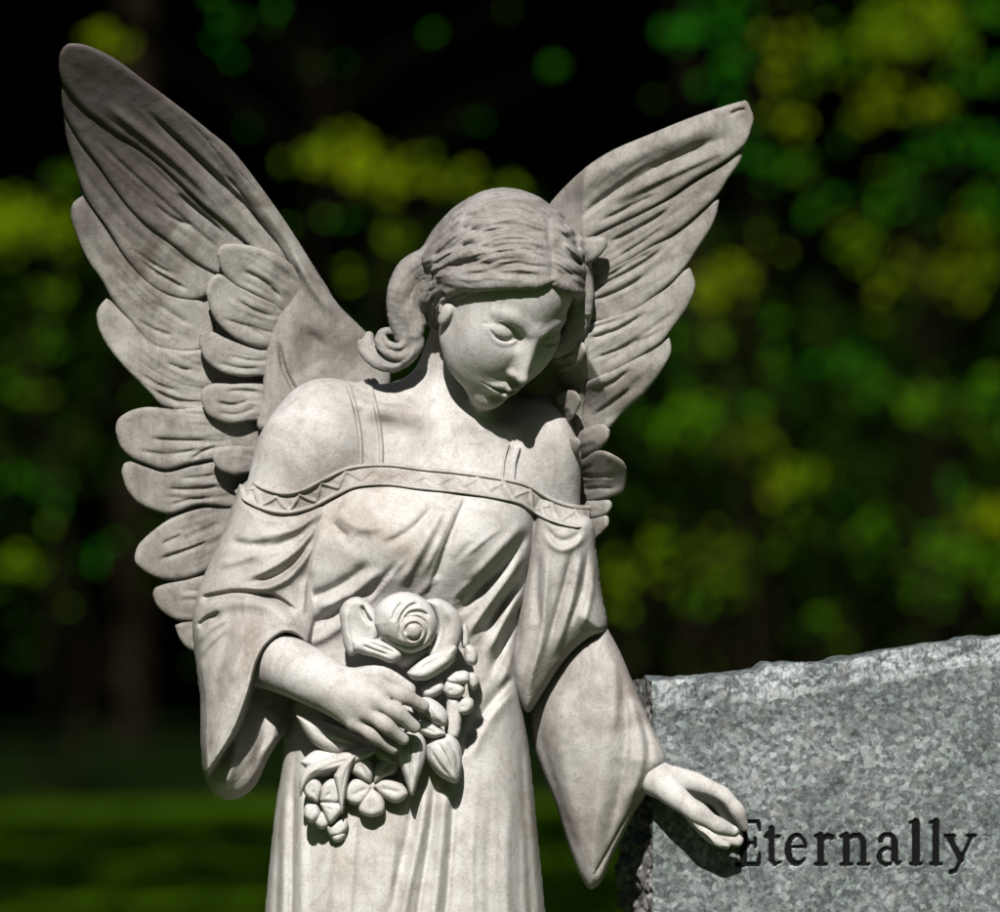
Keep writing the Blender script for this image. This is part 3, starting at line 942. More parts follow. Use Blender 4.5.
wl = empty('wing', (0, 0, 0)); wl.parent = statue
tag(wl, 'broad near wing, dark stained at its tip')
LF = [  # outline, lift, quill, extra grooves
    ([(63, 57), (70, 48), (83, 47), (112, 58), (150, 85), (190, 115), (225, 145), (255, 180), (285, 222), (310, 262), (330, 300), (300, 320), (262, 262), (235, 232), (200, 202), (168, 172), (138, 148), (111, 131), (84, 110), (66, 88), (62, 72)], 18, [(300, 290), (220, 190), (150, 120), (75, 62)],
     [([(144, 109), (173, 135), (208, 168), (238, 197), (266, 224), (294, 255)], 2.2, 5, -6), ([(216, 168), (240, 190), (262, 214), (276, 236)], 1.6, 3, -3.5), ([(100, 100), (140, 132), (180, 165), (220, 205)], 5, 4, 3), ([(232, 150), (262, 190), (292, 240)], 8, 8, 4)]),
    ([(66, 82), (84, 106), (111, 127), (138, 144), (168, 168), (200, 195), (240, 228), (250, 262), (222, 274), (196, 263), (170, 243), (139, 219), (116, 192), (97, 164), (79, 140), (66, 115), (64, 98)], 14, [(240, 262), (180, 210), (120, 155), (70, 102)],
     [([(172, 190), (190, 204), (212, 222), (224, 234)], 1.6, 2.6, -4), ([(180, 182), (204, 203), (222, 216), (240, 224)], 1.6, 2.6, -3.5), ([(150, 200), (170, 216), (192, 226)], 1.4, 2.5, -2.5)]),
    ([(66, 108), (79, 136), (97, 161), (117, 189), (139, 216), (170, 240), (200, 262), (218, 276), (210, 292), (190, 300), (165, 294), (147, 283), (128, 262), (107, 228), (86, 197), (75, 164), (68, 137)], 10.5, [(205, 285), (150, 240), (105, 190), (72, 130)],
     [([(134, 254), (150, 268), (170, 280), (190, 291)], 1.4, 2.4, -3.5), ([(128, 246), (150, 262), (176, 276)], 1.4, 2.4, -2.5)]),
    ([(84, 196), (105, 226), (127, 260), (147, 281), (168, 294), (200, 300), (215, 320), (200, 350), (170, 352), (152, 346), (131, 322), (113, 301), (103, 282), (89, 262), (79, 240), (72, 216), (74, 204)], 7, [(200, 335), (150, 300), (110, 255), (78, 210)],
     [([(152, 300), (172, 314), (190, 326)], 1.4, 2.4, -2.5), ([(134, 318), (156, 330), (176, 336)], 1.4, 2.4, -2)]),
    ([(107, 298), (115, 304), (131, 320), (152, 343), (178, 350), (215, 350), (250, 370), (250, 405), (215, 414), (180, 411), (162, 406), (150, 393), (136, 379), (119, 361), (106, 343), (98, 325), (98, 310)], 4, [(235, 385), (180, 375), (135, 345), (103, 310)],
     [([(140, 372), (158, 384), (182, 392)], 1.2, 2.2, -2), ([(166, 362), (180, 368), (192, 371)], 1.2, 2, -2.5), ([(150, 388), (176, 400), (210, 404)], 1.2, 2.4, -2.5)]),
    ([(116, 431), (118, 420), (130, 411), (147, 407), (174, 409), (210, 407), (250, 412), (262, 440), (250, 462), (215, 460), (190, 464), (165, 470), (148, 465), (132, 458), (121, 447)], 12, [(255, 432), (190, 436), (125, 430)],
     [([(148, 438), (175, 440), (214, 440)], 1.2, 2.4, -3), ([(135, 450), (170, 454), (205, 448)], 1.4, 2, -2), ([(188, 462), (205, 450), (220, 446)], 1.2, 2, -2.5)]),
    ([(122, 473), (124, 464), (132, 461), (150, 466), (168, 470), (195, 463), (230, 458), (262, 470), (262, 500), (235, 508), (200, 505), (170, 514), (150, 509), (138, 503), (127, 489)], 7, [(255, 482), (190, 485), (128, 475)],
     [([(164, 488), (190, 489), (222, 486)], 1.2, 2.4, -3), ([(168, 505), (190, 500), (214, 498)], 1.2, 2, -2.5), ([(178, 478), (200, 477), (218, 474)], 1.2, 2, -2)]),
    ([(135, 555), (138, 546), (148, 535), (168, 520), (190, 510), (230, 502), (250, 530), (235, 560), (205, 572), (186, 579), (165, 580), (147, 573), (136, 563)], 3, [(245, 520), (190, 545), (140, 558)],
     [([(156, 560), (180, 552), (212, 540)], 1.2, 2.4, -3), ([(160, 545), (185, 533)], 1.2, 2, -2)]),
    ([(153, 595), (155, 588), (165, 584), (190, 578), (230, 572), (240, 600), (220, 622), (192, 622), (174, 619), (158, 607)], 1, [(235, 595), (158, 596)], []),
    ([(175, 625), (190, 620), (225, 615), (235, 640), (215, 655), (190, 650), (180, 639)], 0, [(225, 635), (180, 632)], []),
    # coverts
    ([(217, 254), (221, 246), (240, 244), (280, 256), (318, 296), (300, 320), (275, 308), (252, 294), (236, 286), (223, 273)], 25, [(300, 300), (255, 270), (221, 256)],
     [([(240, 270), (262, 280), (284, 300)], 1.2, 2, -2.5)]),
    ([(206, 293), (209, 281), (218, 274), (236, 282), (262, 294), (300, 310), (300, 345), (268, 349), (248, 345), (230, 335), (214, 318)], 23, [(295, 325), (245, 310), (210, 288)],
     [([(236, 299), (254, 310), (276, 318)], 1.2, 2, -3), ([(222, 318), (245, 326), (268, 338)], 1.4, 2, -2.5), ([(248, 290), (266, 298), (284, 304)], 1.2, 2, -2.5), ([(240, 322), (262, 330), (282, 334)], 1.2, 2, -2)]),
    ([(199, 344), (200, 334), (207, 330), (230, 340), (260, 350), (295, 350), (295, 380), (262, 376), (243, 377), (223, 373), (206, 361)], 21, [(290, 362), (240, 358), (203, 342)],
     [([(226, 354), (250, 360), (276, 360)], 1.2, 2, -2.5), ([(214, 362), (240, 368), (262, 368)], 1.2, 2, -2)]),
    ([(201, 400), (203, 389), (211, 384), (232, 384), (262, 384), (290, 392), (285, 418), (250, 421), (228, 424), (208, 415)], 20, [(280, 402), (240, 403), (204, 398)],
     [([(214, 402), (234, 404), (250, 401)], 1.2, 2, -2.5), ([(216, 412), (236, 414), (256, 408)], 1.2, 2, -2), ([(222, 392), (245, 390), (262, 392)], 1.2, 2, -2)]),
    ([(212, 457), (214, 449), (224, 446), (245, 446), (268, 450), (265, 472), (245, 474), (232, 475), (218, 469)], 24, [(260, 460), (216, 456)], []),
]
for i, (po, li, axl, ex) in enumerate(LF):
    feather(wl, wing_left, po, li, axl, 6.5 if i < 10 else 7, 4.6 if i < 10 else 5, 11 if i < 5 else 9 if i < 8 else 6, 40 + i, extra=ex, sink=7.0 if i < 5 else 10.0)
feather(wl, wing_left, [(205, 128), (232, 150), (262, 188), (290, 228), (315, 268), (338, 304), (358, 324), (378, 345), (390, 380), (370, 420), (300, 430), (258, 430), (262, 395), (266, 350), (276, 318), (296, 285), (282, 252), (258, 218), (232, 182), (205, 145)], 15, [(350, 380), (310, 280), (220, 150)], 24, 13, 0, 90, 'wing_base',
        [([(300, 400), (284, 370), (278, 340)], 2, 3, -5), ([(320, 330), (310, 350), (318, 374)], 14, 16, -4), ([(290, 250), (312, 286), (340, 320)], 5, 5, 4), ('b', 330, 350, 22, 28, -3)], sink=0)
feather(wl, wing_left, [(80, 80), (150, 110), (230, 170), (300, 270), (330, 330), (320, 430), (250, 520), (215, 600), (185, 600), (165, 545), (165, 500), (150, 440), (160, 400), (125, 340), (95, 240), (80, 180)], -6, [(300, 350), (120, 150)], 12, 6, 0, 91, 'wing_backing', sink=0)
wr = empty('wing', (0, 0, 0)); wr.parent = statue
tag(wr, 'narrower grey far wing')
RF = [
    ([(548, 204), (564, 186), (588, 165), (612, 150), (648, 135), (685, 120), (714, 110), (738, 103), (746, 102), (750, 110), (753, 119), (750, 132), (744, 146), (723, 163), (694, 180), (670, 197), (649, 209), (624, 221), (596, 234), (570, 250), (548, 240)], 24, [(575, 225), (640, 175), (747, 120)],
     [([(576, 222), (612, 194), (648, 172), (694, 150), (728, 136)], 5, 2.2, -6), ([(560, 205), (610, 168), (660, 146), (735, 118)], 9, 9, 5), ([(600, 206), (640, 188), (690, 166), (735, 146)], 5, 4, 3), ([(727, 116), (738, 111), (748, 110)], 1, 2, -3), ([(598, 222), (630, 206), (660, 192)], 1.3, 2.5, -3)]),
    ([(743, 150), (740, 162), (728, 179), (718, 195), (697, 215), (675, 233), (653, 246), (632, 260), (600, 275), (570, 270), (575, 240), (607, 226), (649, 207), (670, 195), (694, 178), (723, 160), (738, 149)], 17, [(585, 262), (660, 215), (736, 160)],
     [([(606, 244), (640, 226), (672, 208)], 1.3, 2.5, -4), ([(616, 258), (645, 240), (668, 224)], 1.2, 2, -2.5)]),
    ([(719, 199), (717, 212), (711, 228), (699, 247), (687, 265), (670, 284), (653, 298), (636, 311), (605, 322), (570, 310), (575, 280), (606, 268), (632, 257), (653, 243), (675, 230), (697, 211), (712, 199)], 11, [(580, 305), (650, 262), (712, 208)],
     [([(590, 290), (630, 270), (668, 246)], 1.4, 2.5, -4), ([(600, 282), (630, 262), (655, 250)], 1.3, 2.2, -3), ([(586, 302), (620, 290), (650, 272)], 1.3, 2.2, -3)]),
    ([(690, 268), (695, 283), (694, 292), (687, 308), (672, 329), (663, 341), (641, 356), (620, 370), (590, 385), (560, 370), (565, 330), (600, 320), (636, 308), (653, 294), (670, 280), (682, 269)], 6, [(575, 360), (640, 318), (688, 278)],
     [([(585, 340), (620, 328), (650, 310)], 1.4, 2.5, -3.5), ([(590, 360), (622, 348), (650, 334)], 1.3, 2.2, -3), ([(582, 330), (610, 322), (632, 312)], 1.3, 2.2, -3)]),
    ([(669, 337), (671, 351), (663, 369), (644, 394), (623, 413), (607, 431), (590, 440), (560, 440), (556, 400), (590, 380), (620, 367), (641, 353), (660, 339)], 1, [(570, 425), (620, 390), (667, 346)],
     [([(590, 392), (612, 382), (634, 368)], 1.3, 2.2, -3), ([(590, 418), (612, 402), (634, 386)], 1.3, 2.2, -2.5)]),
    ([(610, 430), (608, 440), (601, 448), (586, 458), (560, 465), (552, 440), (580, 430), (602, 424)], -3, [(560, 450), (606, 434)], []),
    ([(560, 468), (580, 460), (598, 450), (614, 455), (625, 464), (627, 477), (623, 492), (611, 497), (586, 502), (560, 505)], -1, [(565, 485), (622, 474)], [([(580, 477), (600, 476), (615, 475)], 1.2, 2, -2.5), ([(582, 490), (600, 488), (615, 488)], 1.2, 2, -2)]),
    ([(560, 502), (590, 500), (609, 499), (612, 505), (608, 513), (590, 520), (560, 522)], -4, [(570, 510), (608, 505)], []),
    ([(560, 518), (590, 516), (606, 514), (609, 523), (601, 534), (590, 542), (565, 545)], -6, [(570, 530), (605, 522)], []),
    ([(556, 396), (566, 390), (575, 391), (581, 399), (578, 410), (568, 424), (552, 430), (545, 410)], 24, [(555, 415), (577, 398)], []),
    ([(556, 445), (572, 436), (580, 440), (580, 450), (574, 460), (555, 470)], 20, [(560, 455), (578, 444)], []),
    ([(535, 350), (560, 345), (580, 340), (586, 350), (580, 364), (560, 374), (535, 378)], 6, [(540, 362), (583, 350)], [([(550, 355), (566, 353), (578, 350)], 1.2, 2, -2.5), ([(550, 366), (566, 363), (576, 360)], 1.2, 2, -2.5)]),
    ([(575, 240), (590, 237), (606, 238), (607, 246), (600, 256), (585, 266), (570, 268)], 32, [(572, 254), (604, 243)], []),
]
for i, (po, li, axl, ex) in enumerate(RF):
    feather(wr, wing_right, po, li + 4, axl, 6.5 if i < 9 else 8, 4.6 if i < 9 else 6, 11 if i < 5 else 5, 140 + i, extra=ex)
feather(wr, wing_right, [(500, 260), (548, 215), (575, 215), (590, 300), (580, 440), (560, 540), (500, 540)], -2, [(530, 500), (540, 300)], 20, 10, 0, 190, 'wing_base', sink=0)
feather(wr, wing_right, [(560, 220), (640, 165), (725, 125), (728, 150), (690, 230), (665, 300), (640, 370), (600, 420), (600, 480), (590, 520), (540, 520), (540, 300)], -8, [(560, 350), (690, 170)], 12, 6, 0, 191, 'wing_backing', sink=0)

# ------------------------------------------------------------------ neckline band and shoulder straps
gmap = Map2.__new__(Map2); gmap.x0, gmap.y0, gmap.res, gmap.xs, gmap.ys, gmap.H = gm.x0, gm.y0, gm.res, gm.xs, gm.ys, np.where(edge > 2, GF, 200)


def map_depth(mp, fr, d, px, py):
    t = Map2.__new__(Map2); t.x0, t.y0, t.res, t.xs, t.ys, t.H = mp.x0, mp.y0, mp.res, mp.xs, mp.ys, np.where(d > 3, fr, 200)
    ok = (px > mp.xs[0]) & (px < mp.xs[-1]) & (py > mp.ys[0]) & (py < mp.ys[-1])
    return np.where(ok, t.at(px, py), 200.0)


def skin_depth(px, py):
    px = np.asarray(px, float); py = np.asarray(py, float)
    a = front(body, px, py)
    ok = (px > gm.xs[0]) & (px < gm.xs[-1]) & (py > gm.ys[0] + 4)
    a = np.minimum(a, np.where(ok, gmap.at(px, py), 200.0))
    a = np.minimum(a, map_depth(mpL, frL, dL, px, py))
    return np.minimum(a, map_depth(mpR, frR, dR, px, py))


def smooth1(a, n=3):
    for _ in range(n):
        b = a.copy(); b[1:-1] = (a[:-2] + 2 * a[1:-1] + a[2:]) / 4; a = b
    return a


def ribbon(name, path, half, relief, parent, mat, na=160, nc=25, lift=3.0, back=9.0, ends=(0, 0), sm=6):
    """A band lying on the figure: picture path, half width, relief(u mm, v -1..1), wrapped to the surface below."""
    c = spline(path, na)
    t = np.gradient(c, axis=0); L = np.linalg.norm(t, axis=1); t /= L[:, None]
    n = np.c_[-t[:, 1], t[:, 0]]
    u = np.cumsum(L)
    vv = np.linspace(-1, 1, nc)
    lo, mi, hi = [skin_depth(*(c + n * half * s).T) for s in (-1, 0, 1)]
    rows_ = []
    for q in (lo, mi, hi):
        q = np.where(q > 60, np.nan, q)
        i = np.arange(na); ok = ~np.isnan(q)
        q = np.interp(i, i[ok], q[ok])
        e = np.minimum(1, i / 9.0); e2 = np.minimum(1, (na - 1 - i) / 9.0)
        q = q + ends[0] * (1 - e) ** 2 + ends[1] * (1 - e2) ** 2
        rows_.append(smooth1(q, sm))
    lo, mi, hi = rows_
    mi = np.minimum(mi, (lo + hi) / 2 + 1)
    V = []
    for j, s in enumerate(vv):
        yy = mi * (1 - s * s) + (lo * (s * s - s) + hi * (s * s + s)) / 2 - lift - relief(u, s)
        for i in range(na):
            V.append(P(c[i, 0] + n[i, 0] * half * s, c[i, 1] + n[i, 1] * half * s, yy[i]))
    nf = len(V)
    for j, s in enumerate(vv):
        yy = mi * (1 - s * s) + (lo * (s * s - s) + hi * (s * s + s)) / 2 + back
        for i in range(na):
            V.append(P(c[i, 0] + n[i, 0] * half * s, c[i, 1] + n[i, 1] * half * s, yy[i]))
    idx = lambda j, i, b=0: b * nf + j * na + i
    F = []
    for j in range(nc - 1):
        for i in range(na - 1):
            F.append((idx(j, i), idx(j, i + 1), idx(j + 1, i + 1), idx(j + 1, i)))
            F.append((idx(j, i, 1), idx(j + 1, i, 1), idx(j + 1, i + 1, 1), idx(j, i + 1, 1)))
    for i in range(na - 1):
        F.append((idx(0, i, 1), idx(0, i + 1, 1), idx(0, i + 1), idx(0, i)))
        F.append((idx(nc - 1, i), idx(nc - 1, i + 1), idx(nc - 1, i + 1, 1), idx(nc - 1, i, 1)))
    for j in range(nc - 1):
        F.append((idx(j, 0), idx(j + 1, 0), idx(j + 1, 0, 1), idx(j, 0, 1)))
        F.append((idx(j + 1, na - 1), idx(j, na - 1), idx(j, na - 1, 1), idx(j + 1, na - 1, 1)))
    return mesh_obj(name, np.array(V), np.array(F), mat, parent)


def band_relief(u, s):
    cord = 4.2 * math.sqrt(max(0, 1 - ((abs(s) - 0.82) / 0.17) ** 2)) if abs(abs(s) - 0.82) < 0.17 else 0.0
    ph = (u / 26.0) % 1.0
    tri = np.abs(ph * 2 - 1) * 1.1 - 0.55
    tri = tri * (0.85 + 0.25 * np.sin(u / 41.0)) + 0.12 * np.sin(u / 23.0)
    zig = 3.0 * np.exp(-((s - tri) / 0.16) ** 2) if abs(s) < 0.68 else 0.0
    leaf = 1.1 * np.exp(-((s + 0.1) / 0.3) ** 2) * (np.sin(u / 26.0 * 2 * np.pi) > 0.2) if abs(s) < 0.6 else 0.0
    wob = 0.5 * np.sin(u / 17.0) + 0.4 * np.sin(u / 7.3 + 1)
    return cord + zig + leaf + wob


BAND = [(243, 484), (248, 490), (262, 498), (285, 503), (306, 499), (330, 487), (352, 477), (385, 474), (420, 478), (460, 482), (500, 488), (524, 494), (540, 504), (558, 512), (575, 516), (590, 517)]
ribbon('neckline_band', BAND, 11.5, band_relief, gown, M['sleeve'], 260, 33, 2.0, 12, (26, 22), 14)


def strap_relief(u, s):
    return (4.2 * math.sqrt(max(0, 1 - ((abs(s) - 0.81) / 0.19) ** 2)) if abs(abs(s) - 0.81) < 0.19 else 0.0) + 0.3 * np.sin(u / 9)


ribbon('strap', [(358, 382), (362, 394), (368, 420), (371, 445), (371, 468)], 12.5, strap_relief, gown, M['skin'], 60, 41, 2.4, 12, (0, 0), 6)
ribbon('strap', [(514, 446), (510, 460), (508, 482)], 7, strap_relief, gown, M['skin'], 40, 31, 2.0, 12, (0, 0), 6)

# ------------------------------------------------------------------ flowers in the hand
def petal(name, parent, poly, y0, H, R, strokes=(), grad=(0, 0), back=20.0, mat='flower', seed=3, p=2.0, h=1.0):
    a = np.array(poly, float)
    x0, yy0 = a.min(0) - 5; x1, yy1 = a.max(0) + 5
    return drape(name, poly, (math.floor(x0), math.ceil(x1), math.floor(yy0), math.ceil(yy1)), (y0, *grad), R, H, back, list(strokes), h, mat, p, None, y0, parent, seed)[0]


def ring(cx, cy, r, a0, a1, n=12, sy=1.0):
    return [(cx + r * math.cos(R_(a)), cy + sy * r * math.sin(R_(a))) for a in np.linspace(a0, a1, n)]


rose = petal('rose', statue, [(373, 624), (376, 608), (387, 597), (402, 592), (418, 595), (430, 605), (437, 621), (435, 637), (425, 648), (409, 653), (392, 647), (380, 637)], -112, 30, 32,
             [(ring(414, 631, 8.5, -200, 150), 1.3, 1.6, -4.5, .05, .1), (ring(414, 630, 14, -230, 80), 1.6, 2.4, -4.5, .15, .2), ([(398, 626), (403, 613), (411, 605), (420, 603)], 1.4, 2.6, -6, .2, .2),
              ([(403, 620), (410, 612), (421, 611), (431, 617)], 1.3, 2.4, -7, .15, .2), ([(392, 622), (396, 610), (404, 600)], 1.3, 3, -5), ([(382, 634), (397, 643), (414, 646), (430, 636)], 1.6, 3, -5),
              ('b', 414, 631, 5, 5, 1.2)], seed=7)
petal('petal', rose, [(341, 626), (340, 611), (346, 601), (358, 597), (367, 602), (376, 612), (380, 628), (376, 643), (362, 651), (350, 656), (344, 645)], -104, 13, 8, [('b', 357, 626, 10, 17, -5), ([(362, 603), (366, 614), (374, 624)], 1.2, 3, -8), ([(348, 606), (346, 625), (352, 648)], 3, 3, 2.5)], (-0.2, 0))
petal('petal', rose, [(352, 641), (364, 637), (382, 640), (399, 648), (402, 656), (392, 663), (378, 658), (362, 654), (353, 650)], -112, 12, 8, [([(360, 644), (375, 650), (392, 656)], 1.1, 1.5, -3), ([(366, 641), (382, 647), (396, 653)], 1.1, 1.5, -3)])
petal('petal', rose, [(424, 600), (440, 599), (455, 609), (462, 624), (459, 645), (449, 660), (436, 668), (428, 652), (438, 630), (434, 612)], -101, 11, 8, [('b', 447, 630, 8, 18, -5), ([(446, 606), (452, 624), (448, 648)], 5, 5, 3)], (0.3, 0.05))
petal('petal', rose, [(407, 673), (419, 661), (438, 651), (456, 646), (454, 661), (441, 672), (426, 680), (412, 679)], -106, 15, 9, [([(414, 672), (430, 662), (450, 652)], 1.5, 4, -2.5)])
petal('petal', rose, [(388, 640), (410, 648), (428, 644), (436, 650), (420, 664), (400, 668), (388, 658)], -92, 14, 10)
sprig = empty('blossom_sprig', (0, 0, 0)); sprig.parent = statue
for po, y0, H in (([(421, 688), (432, 681), (443, 681), (444, 690), (434, 697), (424, 697)], -104, 10), ([(443, 691), (446, 681), (456, 681), (465, 688), (462, 696), (450, 698)], -106, 11), ([(446, 678), (455, 672), (468, 672), (470, 682), (458, 685), (448, 683)], -108, 10),
                  ([(466, 682), (469, 673), (476, 674), (479, 684), (473, 690)], -102, 10), ([(456, 706), (462, 698), (472, 699), (474, 707), (468, 714), (458, 714)], -102, 11), ([(464, 652), (466, 645), (474, 647), (478, 656), (475, 665), (466, 663)], -96, 11), ([(461, 628), (465, 623), (469, 632), (468, 646), (463, 648)], -94, 7)):
    petal('petal', sprig, po, y0 + 10, H, 6, [([tuple(np.array(po[0])), tuple(np.mean(po, 0))], 1, 1.5, -1.5)])
petal('stem', sprig, [(447, 697), (458, 697), (458, 738), (447, 738)], -92, 9, 6)
petal('leaf', sprig, [(412, 703), (426, 697), (442, 706), (448, 716), (446, 726), (436, 725), (420, 714)], -104, 14, 10, [([(430, 702), (440, 722)], 2, 2, 1.5)])
petal('bud_leaf', sprig, [(413, 724), (424, 720), (437, 727), (446, 734), (433, 738), (420, 732)], -108, 8, 6, [([(418, 725), (440, 734)], 1, 1.4, -2)])
petal('lily_bud', sprig, [(425, 744), (434, 734), (450, 733), (458, 741), (462, 758), (461, 773), (457, 783), (446, 780), (434, 771), (426, 758)], -92, 22, 18, [([(436, 738), (446, 756), (455, 778)], 1.2, 2, -3), ([(430, 748), (440, 764), (452, 778)], 1.2, 2, -2.5), ([(446, 736), (456, 752), (459, 774)], 1.2, 2.4, -3), ([(440, 738), (452, 752), (457, 770)], 1.4, 1.4, 1.5)], seed=9)
petal('lily_petal', sprig, [(397, 747), (402, 733), (412, 726), (421, 731), (426, 745), (425, 760), (418, 781), (412, 796), (405, 779), (399, 762)], -104, 12, 10, [([(411, 732), (411, 760), (412, 790)], 1.2, 1.2, -3), ([(405, 738), (404, 760), (410, 786)], 2, 2, 1.5), ([(419, 738), (419, 760), (414, 784)], 2, 2, 1.5)])
blossom = empty('open_blossom', (0, 0, 0)); blossom.parent = statue
for po in ([(371, 786), (357, 779), (345, 787), (347, 801), (360, 805), (369, 796)], [(372, 788), (362, 797), (359, 811), (371, 817), (384, 812), (383, 798)], [(374, 786), (384, 798), (397, 803), (408, 794), (399, 782), (384, 779)],
           [(374, 784), (384, 778), (396, 772), (398, 760), (382, 757), (374, 768)], [(371, 784), (360, 778), (350, 770), (354, 759), (368, 757), (375, 770)]):
    c = np.mean(po, 0)
    petal('petal', blossom, po, -95, 9, 6.5, [([(372, 786), tuple(c), tuple(c * 1.6 - np.array([372, 786]) * .6)], 2, 2, -1.6, .05, .3), ('b', 372, 786, 7, 7, -7)])
petal('blossom_centre', blossom, ring(372, 786, 4.2, 0, 330, 10), -92, 5, 4, [('b', 372, 786, 2, 2, -3)])
small = empty('small_blossom', (0, 0, 0)); small.parent = statue
for po, y0 in (([(318, 803), (306, 796), (303, 783), (313, 777), (322, 786)], -92), ([(320, 801), (323, 785), (333, 779), (342, 789), (338, 803)], -94), ([(317, 804), (306, 805), (304, 816), (312, 823), (321, 815)], -90), ([(320, 803), (332, 802), (345, 806), (337, 818), (330, 824)], -96),
               ([(316, 812), (326, 812), (331, 824), (322, 829), (315, 824)], -88), ([(326, 826), (336, 820), (346, 818), (348, 828), (340, 836), (330, 836)], -88), ([(330, 834), (340, 830), (346, 834), (340, 842), (333, 841)], -86)):
    c = np.mean(po, 0)
    petal('petal', small, po, y0 - 2, 8.5, 5.5, [([(319, 803), tuple(c)], 1.3, 1.6, -2)])
petal('leaf', small, [(300, 798), (300, 778), (307, 767), (322, 760), (345, 752), (366, 748), (378, 750), (366, 760), (340, 769), (318, 775), (306, 786)], -96, 12, 7, [([(304, 780), (325, 767), (360, 756)], 1.2, 2, -2.5), ([(310, 770), (335, 760), (362, 752)], 1.2, 2, -2)])
petal('leaf', small, [(334, 776), (343, 762), (356, 754), (350, 772), (346, 792), (342, 815), (338, 796)], -104, 11, 6, [([(350, 760), (343, 785), (342, 808)], 1, 1.4, -3)])
petal('leaf', small, [(296, 715), (318, 720), (345, 730), (368, 741), (382, 750), (360, 756), (332, 754), (314, 744), (303, 730)], -84, 14, 14, [([(302, 720), (330, 738), (372, 749)], 2, 3, -2)])
petal('leaf', small, [(300, 762), (316, 750), (345, 746), (380, 748), (400, 758), (392, 776), (350, 772), (318, 778)], -80, 13, 14)
petal('leaf', small, [(372, 750), (382, 742), (396, 744), (402, 756), (396, 768), (380, 762)], -94, 11, 8, [([(376, 750), (390, 752), (396, 762)], 1.2, 1.5, -2.5)])

# ------------------------------------------------------------------ headstone
def granite(name, dark=0.46):
    m, nt, b = new_mat(name)
    tc = nd(nt, 'ShaderNodeTexCoord').outputs['Object']
    n1 = noise(nt, tc, 120.0, 4, 0.6, 0.3)
    n3 = noise(nt, tc, 12.0, 5, 0.65, 0.6)

    def grains(scale):
        v = nd(nt, 'ShaderNodeTexVoronoi'); v.inputs['Scale'].default_value = scale; v.inputs['Randomness'].default_value = 1.0
        wob = nd(nt, 'ShaderNodeVectorMath', operation='MULTIPLY_ADD')
        nn = nd(nt, 'ShaderNodeTexNoise'); nn.inputs['Scale'].default_value = scale * 1.3; nt.links.new(tc, nn.inputs['Vector'])
        nt.links.new(nn.outputs['Color'], wob.inputs[0]); wob.inputs[1].default_value = (0.9 / scale,) * 3; nt.links.new(tc, wob.inputs[2])
        nt.links.new(wob.outputs[0], v.inputs['Vector'])
        sp = nd(nt, 'ShaderNodeSeparateColor'); nt.links.new(v.outputs['Color'], sp.inputs[0])
        return sp.outputs[0]
    c1 = ramp(nt, grains(200.0), [(0.0, (0.02, 0.024, 0.023)), (0.3, (0.07, 0.08, 0.077)), (0.6, (0.20, 0.222, 0.213)), (0.82, (0.37, 0.405, 0.39)), (1.0, (0.66, 0.70, 0.68))])
    c2 = ramp(nt, grains(430.0), [(0.0, (0.03, 0.034, 0.032)), (0.4, (0.16, 0.172, 0.168)), (0.75, (0.34, 0.35, 0.352)), (1.0, (0.62, 0.63, 0.64))])
    c3 = ramp(nt, n1, [(0.32, (0.06, 0.068, 0.064)), (0.5, (0.24, 0.258, 0.25)), (0.68, (0.55, 0.585, 0.57))])
    col = mix(nt, 0.22, mix(nt, 0.38, c1, c2), c3)
    pink = ramp(nt, noise(nt, tc, 60.0, 3, 0.6), [(0.52, (0, 0, 0)), (0.7, (1, 1, 1))])
    f = nd(nt, 'ShaderNodeMath', operation='MULTIPLY'); nt.links.new(pink, f.inputs[0]); f.inputs[1].default_value = 0.35
    col = mix(nt, f.outputs[0], col, (0.30, 0.24, 0.235))
    big = ramp(nt, n3, [(0.32, (0.42 * dark, 0.48 * dark, 0.47 * dark)), (0.66, (1.06 * dark, 1.10 * dark, 1.12 * dark))])
    col = mix(nt, 1.0, col, big, 'MULTIPLY')
    nt.links.new(col, b.inputs['Base Color'])
    b.inputs['Roughness'].default_value = 0.5
    b.inputs['Specular IOR Level'].default_value = 0.4
    bp = nd(nt, 'ShaderNodeBump'); bp.inputs['Strength'].default_value = 0.5; bp.inputs['Distance'].default_value = 0.0015
    nt.links.new(n1, bp.inputs['Height'])
    nt.links.new(bp.outputs[0], b.inputs['Normal'])
    return m


M['granite'] = granite('speckled_granite')
M['rock'] = granite('rough_split_granite', 0.7)
m, nt, b = new_mat('black_letter_paint'); b.inputs['Base Color'].default_value = (0.004, 0.004, 0.004, 1); b.inputs['Roughness'].default_value = 0.8; b.inputs['Specular IOR Level'].default_value = 0.05
M['paint'] = m
m, nt, b = new_mat('dark_split_edge')
tc = nd(nt, 'ShaderNodeTexCoord').outputs['Object']
nt.links.new(ramp(nt, noise(nt, tc, 60.0, 5, 0.7, 0.6), [(0.4, (0.03, 0.028, 0.027)), (0.56, (0.10, 0.095, 0.09)), (0.72, (0.34, 0.33, 0.31))]), b.inputs['Base Color'])
b.inputs['Roughness'].default_value = 0.8
M['split'] = m

ST_Y = 32.0                                     # depth of the polished face at its near edge, mm
ST_ROT = R_(5.5)
ST_K = K(ST_Y)
ST_X0 = (653 - 500) * ST_K                      # its left edge
stone = empty('headstone', ((ST_X0) / 1000, ST_Y / 1000, 0), 'grey speckled granite headstone with rough top, engraved Eternally in black', 'headstone')
stone.rotation_euler = (0, 0, ST_ROT)


def st_uv(px, py):
    """Picture point on the stone's face -> (u along the face, z above ground) in mm."""
    x = (np.asarray(px, float) - 500) * ST_K - ST_X0
    u = x / math.cos(ST_ROT)
    return u, EYE_H + (456 - np.asarray(py, float)) * ST_K


